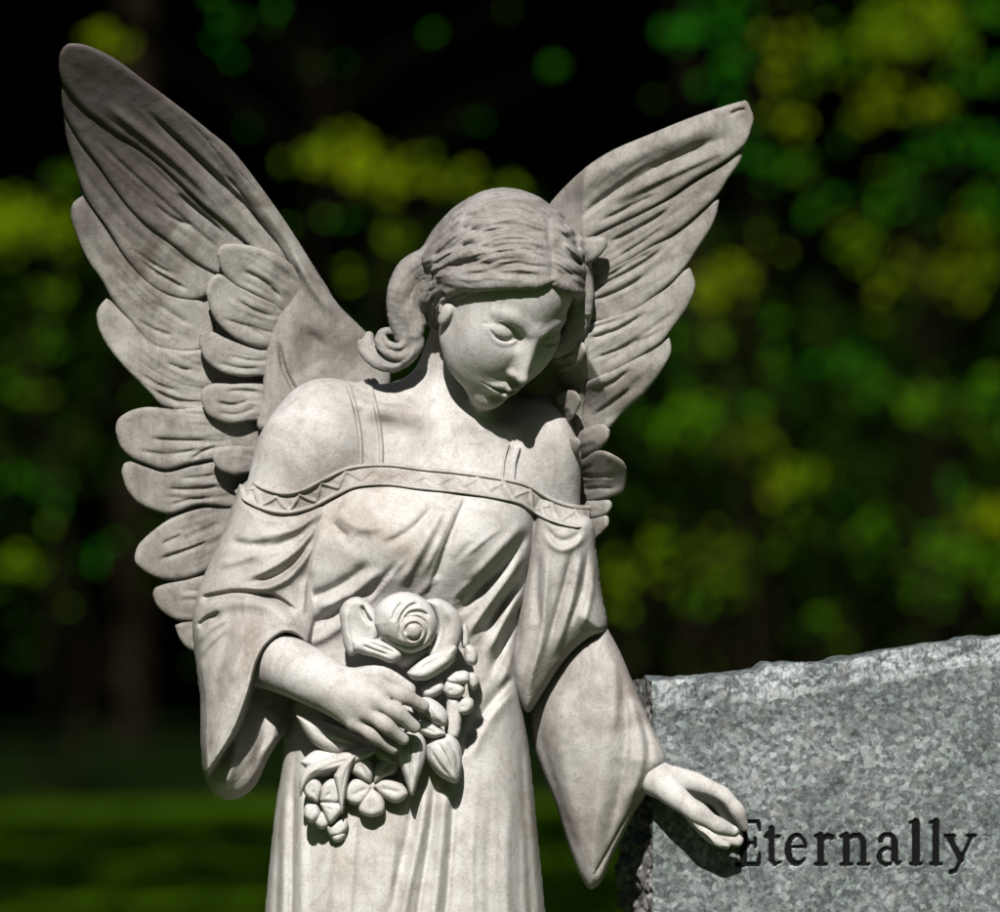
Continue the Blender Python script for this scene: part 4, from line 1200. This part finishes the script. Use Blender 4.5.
GL = {  # letters as strokes: x0, y0, x1, y1, half width at each end (picture pixels)
    'E': [(743.5, 822, 743.5, 864, 3.2, 3.2), (737, 864.6, 759, 864.6, 1.3, 1.5), (737, 822, 758, 822, 1.2, 1.4), (760, 853, 758.5, 864, .8, 2.0), (758.5, 822, 760, 831, 1.8, .8), (745, 843, 755, 843, 1.2, 1.2), (755.5, 838.5, 755.5, 847.5, 1.1, 1.1)],
    't': [(772, 829, 772, 860, 2.8, 2.8), (772, 860, 775, 865, 2.8, 1.8), (775, 865, 781, 862.5, 1.6, .9), (765, 837, 780, 837, 1.1, 1.1), (765.5, 837, 772, 829, .9, 1.6), (770, 834, 773, 835, 2.2, 2)],
    'e': None, 'a': None,
    'r': [(821.5, 836, 821.5, 864, 2.9, 2.9), (816, 865, 827, 865, 1.2, 1.2), (815.5, 837, 821, 836, 1.0, 2), (823, 842, 828, 836.5, 1.4, 1.9), (828, 836.5, 832.5, 838, 2.2, 2.4)],
    'n': [(847, 836, 847, 864, 2.9, 2.9), (841.5, 865, 852.5, 865, 1.2, 1.2), (841, 837, 846, 836, 1.0, 2), (849, 840.5, 854, 836.3, 1.3, 1.7), (854, 836.3, 860, 836.3, 1.7, 2.2), (860, 836.3, 864, 842, 2.2, 2.9), (864.2, 842, 864.2, 864, 2.9, 2.9), (859, 865, 870, 865, 1.2, 1.2)],
    'l': [(917, 823, 917, 864, 3.2, 3.2), (911.5, 865, 922.5, 865, 1.2, 1.2), (911, 823.5, 916, 822.5, 1.0, 1.8)],
    'y': [(950.5, 838, 962.5, 861, 2.6, 2.8), (973, 838, 962, 862, 1.3, 1.6), (962, 862, 957, 872, 1.7, 1.4), (957, 872, 952.5, 873.5, 1.6, 2.2), (946.5, 837, 956, 837, 1.1, 1.1), (968.5, 837, 977, 837, 1.1, 1.1)],
}


def arc(cx, cy, rx, ry, a0, a1, w0, w1, n=14):
    a = np.radians(np.linspace(a0, a1, n)); w = np.linspace(w0, w1, n)
    x, y = cx + rx * np.cos(a), cy + ry * np.sin(a)
    return [(x[i], y[i], x[i + 1], y[i + 1], w[i], w[i + 1]) for i in range(n - 1)]


GL['e'] = arc(797.5, 850, 9, 14.2, -10, -90, 1.6, 1.6) + arc(797.5, 850, 9, 14.2, -90, -200, 1.6, 3.2) + arc(797.5, 850, 9, 14.2, 160, 95, 3.2, 2.2) + arc(797.5, 850, 10, 14.4, 95, 40, 2.2, .9) + [(789, 847.5, 806.5, 847.5, 1.0, 1.0)]
GL['a'] = arc(888.5, 842, 7, 6.6, -175, -90, 2.4, 1.5) + arc(888.5, 842.5, 7, 7.2, -90, 0, 1.5, 2.8) + [(895.5, 842, 895.5, 860, 2.9, 2.9), (895.5, 860, 899, 865, 2.7, 1.6), (899, 865, 902, 862.5, 1.5, .8)] + arc(888, 857.5, 7.8, 8.2, -60, -180, 1.1, 2.2) + arc(888, 857.5, 7.8, 8, 180, 60, 2.6, 1.3)


def glyph_sdf(X, Y, segs):
    D = np.full(X.shape, 50.0)
    for x0, y0, x1, y1, w0, w1 in segs:
        dx, dy = x1 - x0, y1 - y0
        t = np.clip(((X - x0) * dx + (Y - y0) * dy) / (dx * dx + dy * dy + 1e-9), 0, 1)
        D = np.minimum(D, np.hypot(X - x0 - t * dx, Y - y0 - t * dy) - (w0 + (w1 - w0) * t))
    return D


def shift(segs, dx):
    return [(a + dx, b_, c + dx, d, e, f_) for a, b_, c, d, e, f_ in segs]


LET = [GL['E'], GL['t'], GL['e'], GL['r'], GL['n'], GL['a'], GL['l'], shift(GL['l'], 20.5), GL['y']]
top_e = np.array([(644, 700), (654, 683), (700, 680), (740, 674), (760, 670), (772, 664), (824, 663), (850, 659), (880, 654), (928, 645), (1000, 637), (1100, 628), (1220, 624), (1320, 632), (1420, 652)], float)
low_e = np.array([(653, 714), (672, 710), (720, 706), (768, 702), (840, 690), (896, 683), (936, 673), (1000, 662), (1100, 654), (1220, 650), (1320, 658), (1420, 678)], float)
U_END = float(st_uv(1400, 0)[0])
TH = 190.0
us = np.unique(np.r_[np.arange(0, 356, 1.0), np.linspace(356, U_END, 60)])
pxu = 500 + (us * math.cos(ST_ROT) + ST_X0) / ST_K
ztop = EYE_H + (456 - np.interp(pxu, top_e[:, 0], top_e[:, 1])) * ST_K
zlow = EYE_H + (456 - np.interp(pxu, low_e[:, 0], low_e[:, 1])) * ST_K
n1d = lambda x, s, sd: vnoise(x, np.zeros_like(x) + 3.3, s, sd)
zlow = zlow + n1d(us, 14, 11) * 3 + n1d(us, 4, 12) * 1.2
ztop = ztop + n1d(us, 30, 13) * 2.5 + n1d(us, 9, 14) * 1.2
zrow = np.unique(np.r_[np.linspace(0, 880, 24), np.arange(880, 1165, 1.0), 1165.0])
ZF = zrow / 1165.0 * 1.0
# front: rows follow the ground at the bottom and the chipped upper edge at the top
UU, TT = np.meshgrid(us, zrow, indexing='ij')
blend = sstep(1020, 1150, TT)
ZZ = TT + blend * (zlow[:, None] - 1165) * (TT - 1020).clip(0) / 145.0
PX = 500 + (UU * math.cos(ST_ROT) + ST_X0) / ST_K
PY = 456 - (ZZ - EYE_H) / ST_K
sd = np.full(PX.shape, 50.0)
LS = []
for segs in LET:
    q = glyph_sdf(PX, PY, segs)
    LS.append(q); sd = np.minimum(sd, q)
YY = 2.6 * (1 - sstep(-0.3, 0.9, sd)) + 0.25 * vnoise(UU, ZZ, 5, 21)
YY[0] += 0; 


def grid_faces(a, b, off=0, flip=False):
    i, j = np.meshgrid(np.arange(a - 1), np.arange(b - 1), indexing='ij')
    i, j = i.ravel(), j.ravel()
    q = np.stack([off + i * b + j, off + (i + 1) * b + j, off + (i + 1) * b + j + 1, off + i * b + j + 1], 1)
    return q[:, ::-1] if flip else q


def stone_part(name, V, Fc, mat, smooth=True):
    o = mesh_obj(name, np.asarray(V) / 1000.0, Fc, mat, stone, smooth, mm=False)
    return o


nu, nz = UU.shape
slab_V = [np.stack([UU, YY, ZZ], -1).reshape(-1, 3)]
slab_F = [grid_faces(nu, nz)]
# chipped bevel, rough top, back, right end
vv = np.linspace(0, 1, 15)
B_ = []
for j, t in enumerate(vv):
    z = zlow + (ztop - zlow) * t ** 0.85
    y = 15 * t ** 1.3
    nz_ = (vnoise(us, np.full(len(us), t * 40.), 24, 31) * 4.0 + vnoise(us, np.full(len(us), t * 40.), 8, 32) * 1.6 + vnoise(us, np.full(len(us), t * 40.), 2.2, 35) * 0.8) * math.sin(math.pi * t * .85)
    B_.append(np.stack([us, y - nz_, z + nz_ * .6 * t], 1))
for j, t in enumerate(np.linspace(0.08, 1, 14)):
    y = 15 + (TH - 15) * t
    nz_ = (vnoise(us, np.full(len(us), y), 40, 33) * 5 + vnoise(us, np.full(len(us), y), 14, 34) * 2)
    B_.append(np.stack([us, np.full(len(us), y), ztop + nz_ * min(1, t * 3) - 10 * t * t], 1))
zb = B_[-1][:, 2]
for t in np.linspace(0.05, 1, 10):
    B_.append(np.stack([us, np.full(len(us), TH + 0.0), zb * (1 - t)], 1))
Bv = np.stack(B_, 1)                              # (nu, rows, 3)
off = nu * nz
slab_V.append(Bv.reshape(-1, 3)); slab_F.append(grid_faces(nu, Bv.shape[1], off))
off += Bv.shape[0] * Bv.shape[1]
# right end
zr = np.linspace(0, 1, 30)
E_ = np.stack([np.stack([np.full(30, U_END) + 0.0, np.full(30, y), zr * (zlow[-1] if y < 5 else ztop[-1])], 1) for y in np.linspace(0, TH, 8)], 0)
slab_V.append(E_.reshape(-1, 3)); slab_F.append(grid_faces(8, 30, off))
# left split side: bulges outwards, very uneven
zs = np.unique(np.r_[np.linspace(0, 850, 30), np.linspace(850, 1, 1), np.linspace(850, 1000, 90)])
tt = np.linspace(0, 1, 200); dd = np.unique(np.r_[0, 0.01, np.linspace(0.03, 1, 60)])
zl = np.concatenate([np.linspace(0, 850, 40)[:-1], np.linspace(850, 1, 1)[:0], 850 + (zlow[0] - 850) * np.linspace(0, 1, 180)])
S_ = []
for t in dd:
    y = t * TH
    env = sstep(0, 0.05, t)
    zt = zl * ((zlow[0] + (ztop[0] + 4 - zlow[0]) * sstep(0, .2, t) - 10 * t * t) / zlow[0])
    out = env * (3 + 7 * t + 7 * vnoise(zl, np.full(len(zl), y), 26, 41) + 5 * vnoise(zl, np.full(len(zl), y), 10, 42) + 3 * vnoise(zl, np.full(len(zl), y), 4, 43)) * (0.4 + 0.6 * sstep(0, 60, zlow[0] - zl)) - 6 * env * np.exp(-((t - 0.10) / 0.05) ** 2)
    S_.append(np.stack([-out, np.full(len(zl), y), zt], 1))
Sv = np.stack(S_, 0)
tablet = stone_part('tablet', np.vstack(slab_V), np.vstack(slab_F), M['granite'])
stone_part('split_edge', Sv.reshape(-1, 3), grid_faces(len(dd), len(zl), 0, True), M['split'])
for (segs, q), nm in zip(zip(LET, LS), ['letter'] * 9):
    m_ = q < 0.9
    fm = m_[:-1, :-1] & m_[1:, :-1] & m_[1:, 1:] & m_[:-1, 1:]
    i, j = np.nonzero(fm)
    quad = np.stack([i * nz + j, (i + 1) * nz + j, (i + 1) * nz + j + 1, i * nz + j + 1], 1)
    uq, inv = np.unique(quad, return_inverse=True)
    allv = np.stack([UU, YY - 0.35, ZZ], -1).reshape(-1, 3)[uq]
    stone_part(nm, allv, inv.reshape(-1, 4), M['paint'])

# pedestal under the angel
m = stone_mat('pedestal_stone', (0.42, 0.41, 0.39), (0.22, 0.19, 0.16), 0.6)
ped = empty('pedestal', (-0.09, 0.02, 0), 'moulded square stone pedestal under the angel', 'pedestal')


def block(name, parent, lo, hi, bev, mat):
    bm = bmesh.new()
    bmesh.ops.create_cube(bm, size=1)
    for v_ in bm.verts:
        v_.co = Vector([lo[a] + (v_.co[a] + .5) * (hi[a] - lo[a]) for a in range(3)])
    bmesh.ops.bevel(bm, geom=bm.edges[:], offset=bev, segments=3, affect='EDGES', profile=.5)
    me = bpy.data.meshes.new(name); bm.to_mesh(me); bm.free()
    o = bpy.data.objects.new(name, me); COL.objects.link(o); o.parent = parent; me.materials.append(mat)
    return o


block('plinth', ped, (-.34, -.3, 0), (.34, .3, .14), .012, m)
block('die', ped, (-.27, -.23, .13), (.27, .23, .46), .008, m)
block('cap', ped, (-.31, -.27, .455), (.31, .27, .523), .014, m)

# ------------------------------------------------------------------ ground
m, nt, b = new_mat('grass_ground')
pos = world_pos(nt)
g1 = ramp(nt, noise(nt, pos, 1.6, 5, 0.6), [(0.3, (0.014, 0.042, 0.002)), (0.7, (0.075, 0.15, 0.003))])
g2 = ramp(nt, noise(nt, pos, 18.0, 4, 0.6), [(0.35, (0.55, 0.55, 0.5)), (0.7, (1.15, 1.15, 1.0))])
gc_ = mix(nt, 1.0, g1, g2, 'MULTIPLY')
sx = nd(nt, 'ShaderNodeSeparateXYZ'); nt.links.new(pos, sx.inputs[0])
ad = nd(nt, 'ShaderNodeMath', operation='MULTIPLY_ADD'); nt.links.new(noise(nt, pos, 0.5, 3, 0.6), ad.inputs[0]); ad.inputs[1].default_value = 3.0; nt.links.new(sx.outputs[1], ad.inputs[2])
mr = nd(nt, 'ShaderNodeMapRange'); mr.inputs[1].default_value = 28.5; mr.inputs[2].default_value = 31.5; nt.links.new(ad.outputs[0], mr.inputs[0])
nt.links.new(mix(nt, mr.outputs[0], gc_, (0.004, 0.008, 0.002)), b.inputs['Base Color'])  # beyond the lawn the ground colour itself is darkened, in place of shade
b.inputs['Roughness'].default_value = 0.95
b.inputs['Specular IOR Level'].default_value = 0.0
bp = nd(nt, 'ShaderNodeBump'); bp.inputs['Strength'].default_value = 0.8; bp.inputs['Distance'].default_value = 0.05
nt.links.new(noise(nt, pos, 25.0, 4, 0.7), bp.inputs['Height']); nt.links.new(bp.outputs[0], b.inputs['Normal'])
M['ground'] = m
gxs = np.array([-600, -120, -40, -20, -10, -5, 0, 5, 10, 20, 40, 120, 600.])
gys = np.array([-600, -120, -40, -15, -5, 0, 5, 10, 15, 20, 25, 30, 40, 60, 120, 600.])
GXX, GYY = np.meshgrid(gxs, gys, indexing='ij')
gv = np.stack([GXX.ravel(), GYY.ravel(), np.zeros(GXX.size)], 1)
gf = []
for i in range(len(gxs) - 1):
    for j in range(len(gys) - 1):
        a = i * len(gys) + j
        gf.append((a, a + len(gys), a + len(gys) + 1, a + 1))
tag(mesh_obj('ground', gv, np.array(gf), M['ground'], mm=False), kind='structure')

# ------------------------------------------------------------------ foliage
def leaf_mat(name, green, yellow):
    m, nt, b = new_mat(name)
    at = nd(nt, 'ShaderNodeAttribute'); at.attribute_name = 'tint'
    col = mix(nt, at.outputs['Fac'], green, yellow)
    nt.links.new(col, b.inputs['Base Color'])
    b.inputs['Roughness'].default_value = 0.55
    b.inputs['Specular IOR Level'].default_value = 0.0
    tr = nd(nt, 'ShaderNodeBsdfTranslucent'); nt.links.new(col, tr.inputs[0])
    ms = nd(nt, 'ShaderNodeMixShader'); ms.inputs[0].default_value = 0.25
    out = nt.nodes['Material Output']
    nt.links.new(b.outputs[0], ms.inputs[1]); nt.links.new(tr.outputs[0], ms.inputs[2]); nt.links.new(ms.outputs[0], out.inputs[0])
    return m


M['leaf_shaded'] = leaf_mat('leaf_shaded', (0.003, 0.011, 0.001), (0.008, 0.017, 0.001))  # shade of the wood is put into this very dark leaf colour
M['leaf_sun'] = leaf_mat('leaf_sunlit', (0.006, 0.082, 0.002), (0.088, 0.116, 0.001))  # brighter, yellower copy of the leaf colour for the sunlit sprays
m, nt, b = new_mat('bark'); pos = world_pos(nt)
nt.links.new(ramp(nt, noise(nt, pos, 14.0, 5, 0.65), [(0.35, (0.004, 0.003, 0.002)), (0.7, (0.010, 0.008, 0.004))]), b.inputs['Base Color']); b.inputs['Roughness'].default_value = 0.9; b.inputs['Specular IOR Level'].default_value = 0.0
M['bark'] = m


def leaves(name, parent, C, size, mat, seed, tint=None, face=None, jitter=1.0):
    """Leaf blades (pointed ovals of two bent halves) at given centres, one mesh."""
    rg = np.random.default_rng(seed)
    C = np.asarray(C, float); n = len(C)
    size = np.broadcast_to(size, (n,)) * rg.uniform(.7, 1.3, n)
    N = rg.normal(size=(n, 3)) * jitter
    if face is not None:
        N += np.asarray(face)
    N /= np.linalg.norm(N, axis=1)[:, None]
    A = np.cross(N, rg.normal(size=(n, 3))); A /= np.linalg.norm(A, axis=1)[:, None]
    Bd = np.cross(N, A)
    s = size[:, None]
    V = np.stack([C - A * s * .5, C - A * s * .12 + Bd * s * .26 + N * s * .06, C + A * s * .55, C - A * s * .12 - Bd * s * .26 + N * s * .06], 1).reshape(-1, 3)
    Fc = np.arange(n * 4).reshape(n, 4)
    o = mesh_obj(name, V, Fc, mat, parent, False, mm=False)
    at = o.data.attributes.new('tint', 'FLOAT', 'POINT')
    tv = rg.uniform(0, 1, n) if tint is None else np.clip(np.asarray(tint) + rg.normal(0, .12, n), 0, 1)
    at.data.foreach_set('value', np.repeat(tv, 4).astype(f32))
    return o


def limb_mesh(paths, sides=7):
    V, Fc = [], []
    for pts, r0, r1 in paths:
        c = spline(np.asarray(pts, float), 10)
        base = len(V)
        t = np.gradient(c, axis=0); t /= np.linalg.norm(t, axis=1)[:, None]
        for i in range(len(c)):
            a = np.cross(t[i], [0.3, 1, 0.2]); a /= np.linalg.norm(a); b_ = np.cross(t[i], a)
            r = r0 + (r1 - r0) * i / (len(c) - 1)
            for k in range(sides):
                an = 2 * math.pi * k / sides
                V.append(c[i] + (a * math.cos(an) + b_ * math.sin(an)) * r * (1 + .12 * math.sin(3 * an + i)))
        for i in range(len(c) - 1):
            for k in range(sides):
                k2 = (k + 1) % sides
                Fc.append((base + i * sides + k, base + i * sides + k2, base + (i + 1) * sides + k2, base + (i + 1) * sides + k))
    return np.array(V), np.array(Fc)


def tree(name, label, loc, h, cr, cz, n, size, seed, lean=0.0, group='trees behind the angel', tr=.12):
    """Trunk with limbs and a crown of leaf clumps: cr = crown radii (x, y, z), cz = crown centre height."""
    rg = np.random.default_rng(seed)
    t = empty(name, loc, label, 'tree', group)
    top = np.array([lean, 0, h * .92])
    paths = [([(0, 0, -.1), (lean * .2, .05, h * .35), (lean * .6, -.05, h * .65), tuple(top)], tr, tr * .25)]
    cl = []
    for i in range(26):
        d = rg.normal(size=3); d /= np.linalg.norm(d)
        p = np.array([lean * .6, 0, cz]) + d * np.array(cr) * rg.uniform(.45, .95)
        cl.append(p)
        if i < 10:
            s_ = np.array([lean * .4, 0, min(cz - cr[2] * .5, h * .6) * rg.uniform(.7, 1.1)])
            paths.append(([tuple(s_), tuple(s_ * .5 + p * .5 + np.array([0, 0, .15])), tuple(p)], tr * .35, tr * .08))
    v_, f_ = limb_mesh(paths)
    mesh_obj('trunk', v_, f_, M['bark'], t, True, mm=False)
    cl = np.array(cl)
    k = rg.integers(0, len(cl), n)
    u = rg.normal(size=(n, 3)); u /= np.linalg.norm(u, axis=1)[:, None]
    C = cl[k] + u * (rg.uniform(0, 1, n) ** .4)[:, None] * np.array(cr) * .42
    leaves('crown', t, C, size, M['leaf_shaded'], seed + 1)
    return t


# tall trees whose crowns stand over the edge of the wood and keep it in shade
TREES = [((-1.75, 37.2, 0), 13), ((0.95, 38.0, 0), 13), ((2.75, 37.0, 0), 13), ((-3.4, 38.5, 0), 13), ((1.6, 41.5, 0), 14), ((-0.9, 41.5, 0), 14), ((-5.2, 34.0, 0), 13), ((5.8, 34.8, 0), 13)]
words = ['thin dark trunk left behind the near wing', 'dark tree behind the middle of the wood edge', 'dark tree behind the right side above the headstone', 'dark tree deep in the wood at far left', 'tall dark tree deep in the wood behind the far wing', 'tall dark tree deep in the wood behind the head', 'tree at the wood edge outside the left of the picture', 'tree at the wood edge outside the right of the picture']
for i, ((x, y, z), h) in enumerate(TREES):
    tree('woodland_tree', words[i], (x, y, z), h, (3.1, 4.6, 2.8), 9.0, 8000, .34, 300 + i * 7, random.Random(i).uniform(-.4, .4))
# crowns over the lawn, left and right of the view, that shade the grass
tree('lawn_tree', 'spreading tree on the lawn at left, shading the grass', (-6.2, 13.5, 0), 10, (5.0, 2.6, 2.2), 7.8, 5200, .34, 501, 3.0, 'lawn trees beside the view', .2)
tree('lawn_tree', 'spreading tree on the lawn at right, shading the grass', (5.4, 18.6, 0), 10, (6.0, 2.6, 2.0), 7.2, 6000, .34, 521, -4.0, 'lawn trees beside the view', .2)
tree('lawn_tree', 'second spreading tree on the lawn at left', (-6.5, 19.2, 0), 10, (5.4, 2.6, 2.0), 7.2, 6000, .34, 541, 2.5, 'lawn trees beside the view', .2)
tree('sky_blocking_tree', 'added tree out of view, its crown keeping sky light off the graves', (5.6, 5.5, 0), 14, (6.2, 5.4, 3.0), 11.0, 9000, .42, 561, -5.0, None, .3)  # unseen tree added to block overhead sky light, clear of the sun
# shrubs in the shade below
SH = [(-2.6, 36.0, 2.6), (-1.0, 37.0, 2.2), (0.5, 38.0, 2.6), (1.7, 36.6, 2.3), (3.1, 37.4, 2.8), (-3.9, 38.0, 3.0), (0.0, 42.0, 3.4), (2.4, 42.5, 3.6), (-2.4, 43.0, 3.6)]
where = ['at the left edge of the wood', 'below the near wing', 'behind the angel', 'right of the angel', 'at the right edge above the headstone', 'deep at far left', 'deep behind the angel', 'deep at right', 'deep at left']
for i, (x, y, h) in enumerate(SH):
    rg = np.random.default_rng(700 + i)
    s_ = empty('shrub', (x, y, 0), 'dark leafy shrub in deep shade ' + where[i], 'shrub', 'shrubs in the shade of the wood')
    tips = [(rg.uniform(-1, 1), rg.uniform(-.6, .6), h * rg.uniform(.5, 1)) for _ in range(9)]
    v_, f_ = limb_mesh([([(0, 0, -.05), (tx * .4, ty * .4, tz * .5), (tx, ty, tz)], .03, .006) for tx, ty, tz in tips], 5)
    mesh_obj('stems', v_, f_, M['bark'], s_, True, mm=False)
    C = np.array(tips)[rg.integers(0, 9, 1500)] * rg.uniform(.35, 1.05, 1500)[:, None] + rg.normal(0, .22, (1500, 3))
    C[:, 2] = np.abs(C[:, 2])
    leaves('foliage', s_, C, .13, M['leaf_shaded'], 720 + i)
# the wood further back: one dark mass
rg = np.random.default_rng(9)
n = 60000
C = np.stack([rg.uniform(-11, 11, n), rg.uniform(48, 58, n), rg.uniform(0, 16, n)], 1)
n2 = 14000
C = np.vstack([C, np.stack([rg.uniform(-14, 14, n2), rg.uniform(60, 66, n2), rg.uniform(0, 13, n2)], 1)])
n3 = 70000
C = np.vstack([C, np.stack([rg.choice([-1, 1], n3) * rg.uniform(5.5, 34, n3), rg.uniform(38, 47, n3), rg.uniform(0, 13, n3)], 1)])
nr = 110000  # unseen leaf ring added to cut sky light, kept low towards the sun
SUN_AN = math.atan2(sdir.x, sdir.y)
an = rg.uniform(0, 2 * math.pi, nr); rr = rg.uniform(14.5, 20, nr) ** 1.0
Cr = np.stack([np.sin(an) * rr, np.cos(an) * rr, rg.uniform(0, 27.0, nr)], 1)
keep = (np.abs(np.angle(np.exp(1j * an))) > R_(46)) & (Cr[:, 2] < np.where(np.abs(np.angle(np.exp(1j * (an - SUN_AN)))) < R_(42), (rr - 0.8) * math.tan(R_(SUN_EL - 10)), 27))
Cr = Cr[keep]
C = np.vstack([C, Cr])
tag(leaves('woodland', None, C, .7, M['leaf_shaded'], 91), 'dense dark woodland closing the view behind the trees, plus added ring blocking sky light', 'woodland', None, 'stuff')

# saplings at the sunlit edge: (px, py, amount, yellow)
SAP = {
    'bright yellow green sapling above the near wing and head': [(367, 168, 1, 1), (350, 162, .8, 1), (389, 187, .6, .9), (311, 162, .5, .7), (439, 179, .6, .9), (476, 179, .3, .8), (501, 182, .3, .7), (370, 213, .3, .2), (397, 246, .4, .6), (358, 274, .35, .6), (319, 224, .2, .3)],
    'yellow green sapling at the left edge beside the near wing': [(6, 230, 1, .8), (31, 227, .9, .8), (53, 229, .5, .8), (39, 286, .4, .5), (67, 174, .25, .5), (27, 387, .3, .5), (64, 350, .25, .4)],
    'low green sapling at lower left below the near wing': [(23, 474, .55, .2), (64, 474, .2, .3), (60, 508, .25, .3), (10, 568, .5, .6), (30, 568, .35, .6), (80, 565, .3, .1), (104, 565, .15, .2), (124, 531, .2, .3), (127, 397, .15, .3)],
    'sparse dim sapling above the tip of the near wing': [(109, 36, .5, 1), (221, 20, .35, 0), (224, 53, .2, 0), (257, 17, .2, .1), (431, 39, .12, .3), (549, 73, .2, 0), (500, 110, .1, .2), (300, 60, .06, .3)],
    'green sapling behind the tip of the far wing': [(698, 28, .55, 0), (733, 63, .4, .1), (751, 133, .5, 0), (789, 42, .4, 1), (789, 84, .4, 1), (789, 120, .4, .9), (720, 10, .5, .1), (831, 56, .5, .5), (765, 170, .35, .1), (710, 90, .3, 0), (800, 170, .3, .3)],
    'bright yellow green sapling at the upper right corner': [(891, 42, .85, .7), (933, 17, .8, .8), (902, 102, .75, 1), (874, 105, .5, .8), (951, 42, .5, .4), (979, 77, .5, .1), (993, 21, .5, .2), (905, 10, .6, .6), (860, 20, .4, .4), (930, 105, .4, .5)],
    'green sapling on the right at the height of the far wing': [(965, 140, .5, 0), (937, 147, .55, 0), (926, 207, .6, 0), (968, 228, .5, .8), (951, 277, .7, 1), (909, 274, .6, 1), (985, 262, .5, .8), (854, 239, .6, .5), (990, 160, .4, .2), (919, 179, .4, .1), (880, 200, .3, .1), (820, 200, .3, .1), (990, 200, .5, .1)],
    'yellow green sapling just right of the far wing': [(723, 281, .9, 1), (765, 309, .2, .3), (775, 361, .3, .2), (684, 337, .2, .3), (681, 417, 1, .35), (758, 442, .85, .8), (784, 484, .6, .7), (735, 330, .25, .4), (730, 390, .2, .2), (755, 410, .4, .3)],
    'green sapling at right between wing and headstone': [(874, 379, .6, .2), (930, 403, .4, .4), (986, 389, .4, .3), (993, 435, .4, .3), (850, 365, .35, .1), (884, 526, .3, .4), (900, 420, .2, .2)],
    'yellow sapling at the right edge above the headstone': [(986, 516, .85, .9), (993, 540, .6, .6), (930, 551, .5, .4), (979, 561, .6, .3), (937, 596, .4, .3), (960, 530, .4, .4), (995, 590, .4, .4), (950, 500, .3, .2)],
    'low green sapling between the sleeve and the headstone': [(730, 547, .5, .8), (709, 572, .6, .6), (737, 579, .4, .6), (649, 547, .4, .6), (625, 586, .5, .8), (786, 519, .3, .4), (821, 617, .2, .3), (690, 600, .2, .4), (760, 560, .2, .3)],
}
for i, (lab, bl) in enumerate(SAP.items()):
    rg = np.random.default_rng(800 + i)
    yd = 29.6 + 0.25 * i % 1.6
    pts = np.array([P(a, b_, yd * 1000) / 1000 + np.array([0, 0, EYE_H / 1000]) for a, b_, *_ in bl])
    pts[:, 1] += rg.uniform(-.35, .35, len(pts))
    base = np.array([np.average(pts[:, 0]), yd, 0.0])
    t = empty('sapling', base, lab, 'sapling', 'saplings at the sunlit edge of the wood')
    pts = pts - base
    topz = pts[:, 2].max()
    paths = [([(0, 0, -.05), (.06, .02, topz * .4), (-.05, 0, topz * .75), (0, 0, topz)], .022, .006)]
    C, tn, sz = [], [], []
    for p, (_, _, am, ye) in zip(pts, bl):
        s_ = np.array([0, 0, max(.1, p[2] - abs(p[0]) * .5 - .1)])
        paths.append(([tuple(s_), tuple((s_ + p) / 2 + [0, 0, .08]), tuple(p)], .008, .003))
        nn = int(1 + 32 * (am * (.6 if i == 2 else .85 if i in (0, 3) else 1)) ** 1.7)
        C.append(p + rg.normal(0, .038 + .022 * am, (nn, 3)) * [1.25, 1, .85]); tn += [ye] * nn; sz += [.06] * nn
    lo_, hi_ = pts.min(0) - [.25, .3, .25], pts.max(0) + [.25, .3, .25]
    for q in range(int((3 if i < 4 else 13) * (hi_[0] - lo_[0]) * (hi_[2] - lo_[2]) ** .7)):       # stray single leaves on the outer twigs
        p = rg.uniform(lo_, hi_)
        nn = rg.integers(1, 3)
        C.append(p + rg.normal(0, .05, (nn, 3))); tn += [rg.uniform(0, .7)] * nn; sz += [rg.uniform(.024, .04)] * nn
        s_ = np.array([0, 0, max(.1, p[2] - abs(p[0]) * .5 - .1)])
        paths.append(([tuple(s_), tuple((s_ + p) / 2 + [0, 0, .06]), tuple(p)], .005, .002))
    v_, f_ = limb_mesh(paths, 5)
    mesh_obj('stem', v_, f_, M['bark'], t, True, mm=False)
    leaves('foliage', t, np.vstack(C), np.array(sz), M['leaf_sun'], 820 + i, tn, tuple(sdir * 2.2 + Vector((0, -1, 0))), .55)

# the same sunlit edge carried on to both sides of the view: leaf sprays nobody could count
rg = np.random.default_rng(77)
cc = np.stack([rg.choice([-1, 1], 420) * rg.uniform(3.4, 30, 420), rg.uniform(30.5, 34, 420), rg.uniform(.4, 6.5, 420) ** 1.0], 1)
k = rg.integers(0, len(cc), 7000)
C = cc[k] + rg.normal(0, .16, (7000, 3))
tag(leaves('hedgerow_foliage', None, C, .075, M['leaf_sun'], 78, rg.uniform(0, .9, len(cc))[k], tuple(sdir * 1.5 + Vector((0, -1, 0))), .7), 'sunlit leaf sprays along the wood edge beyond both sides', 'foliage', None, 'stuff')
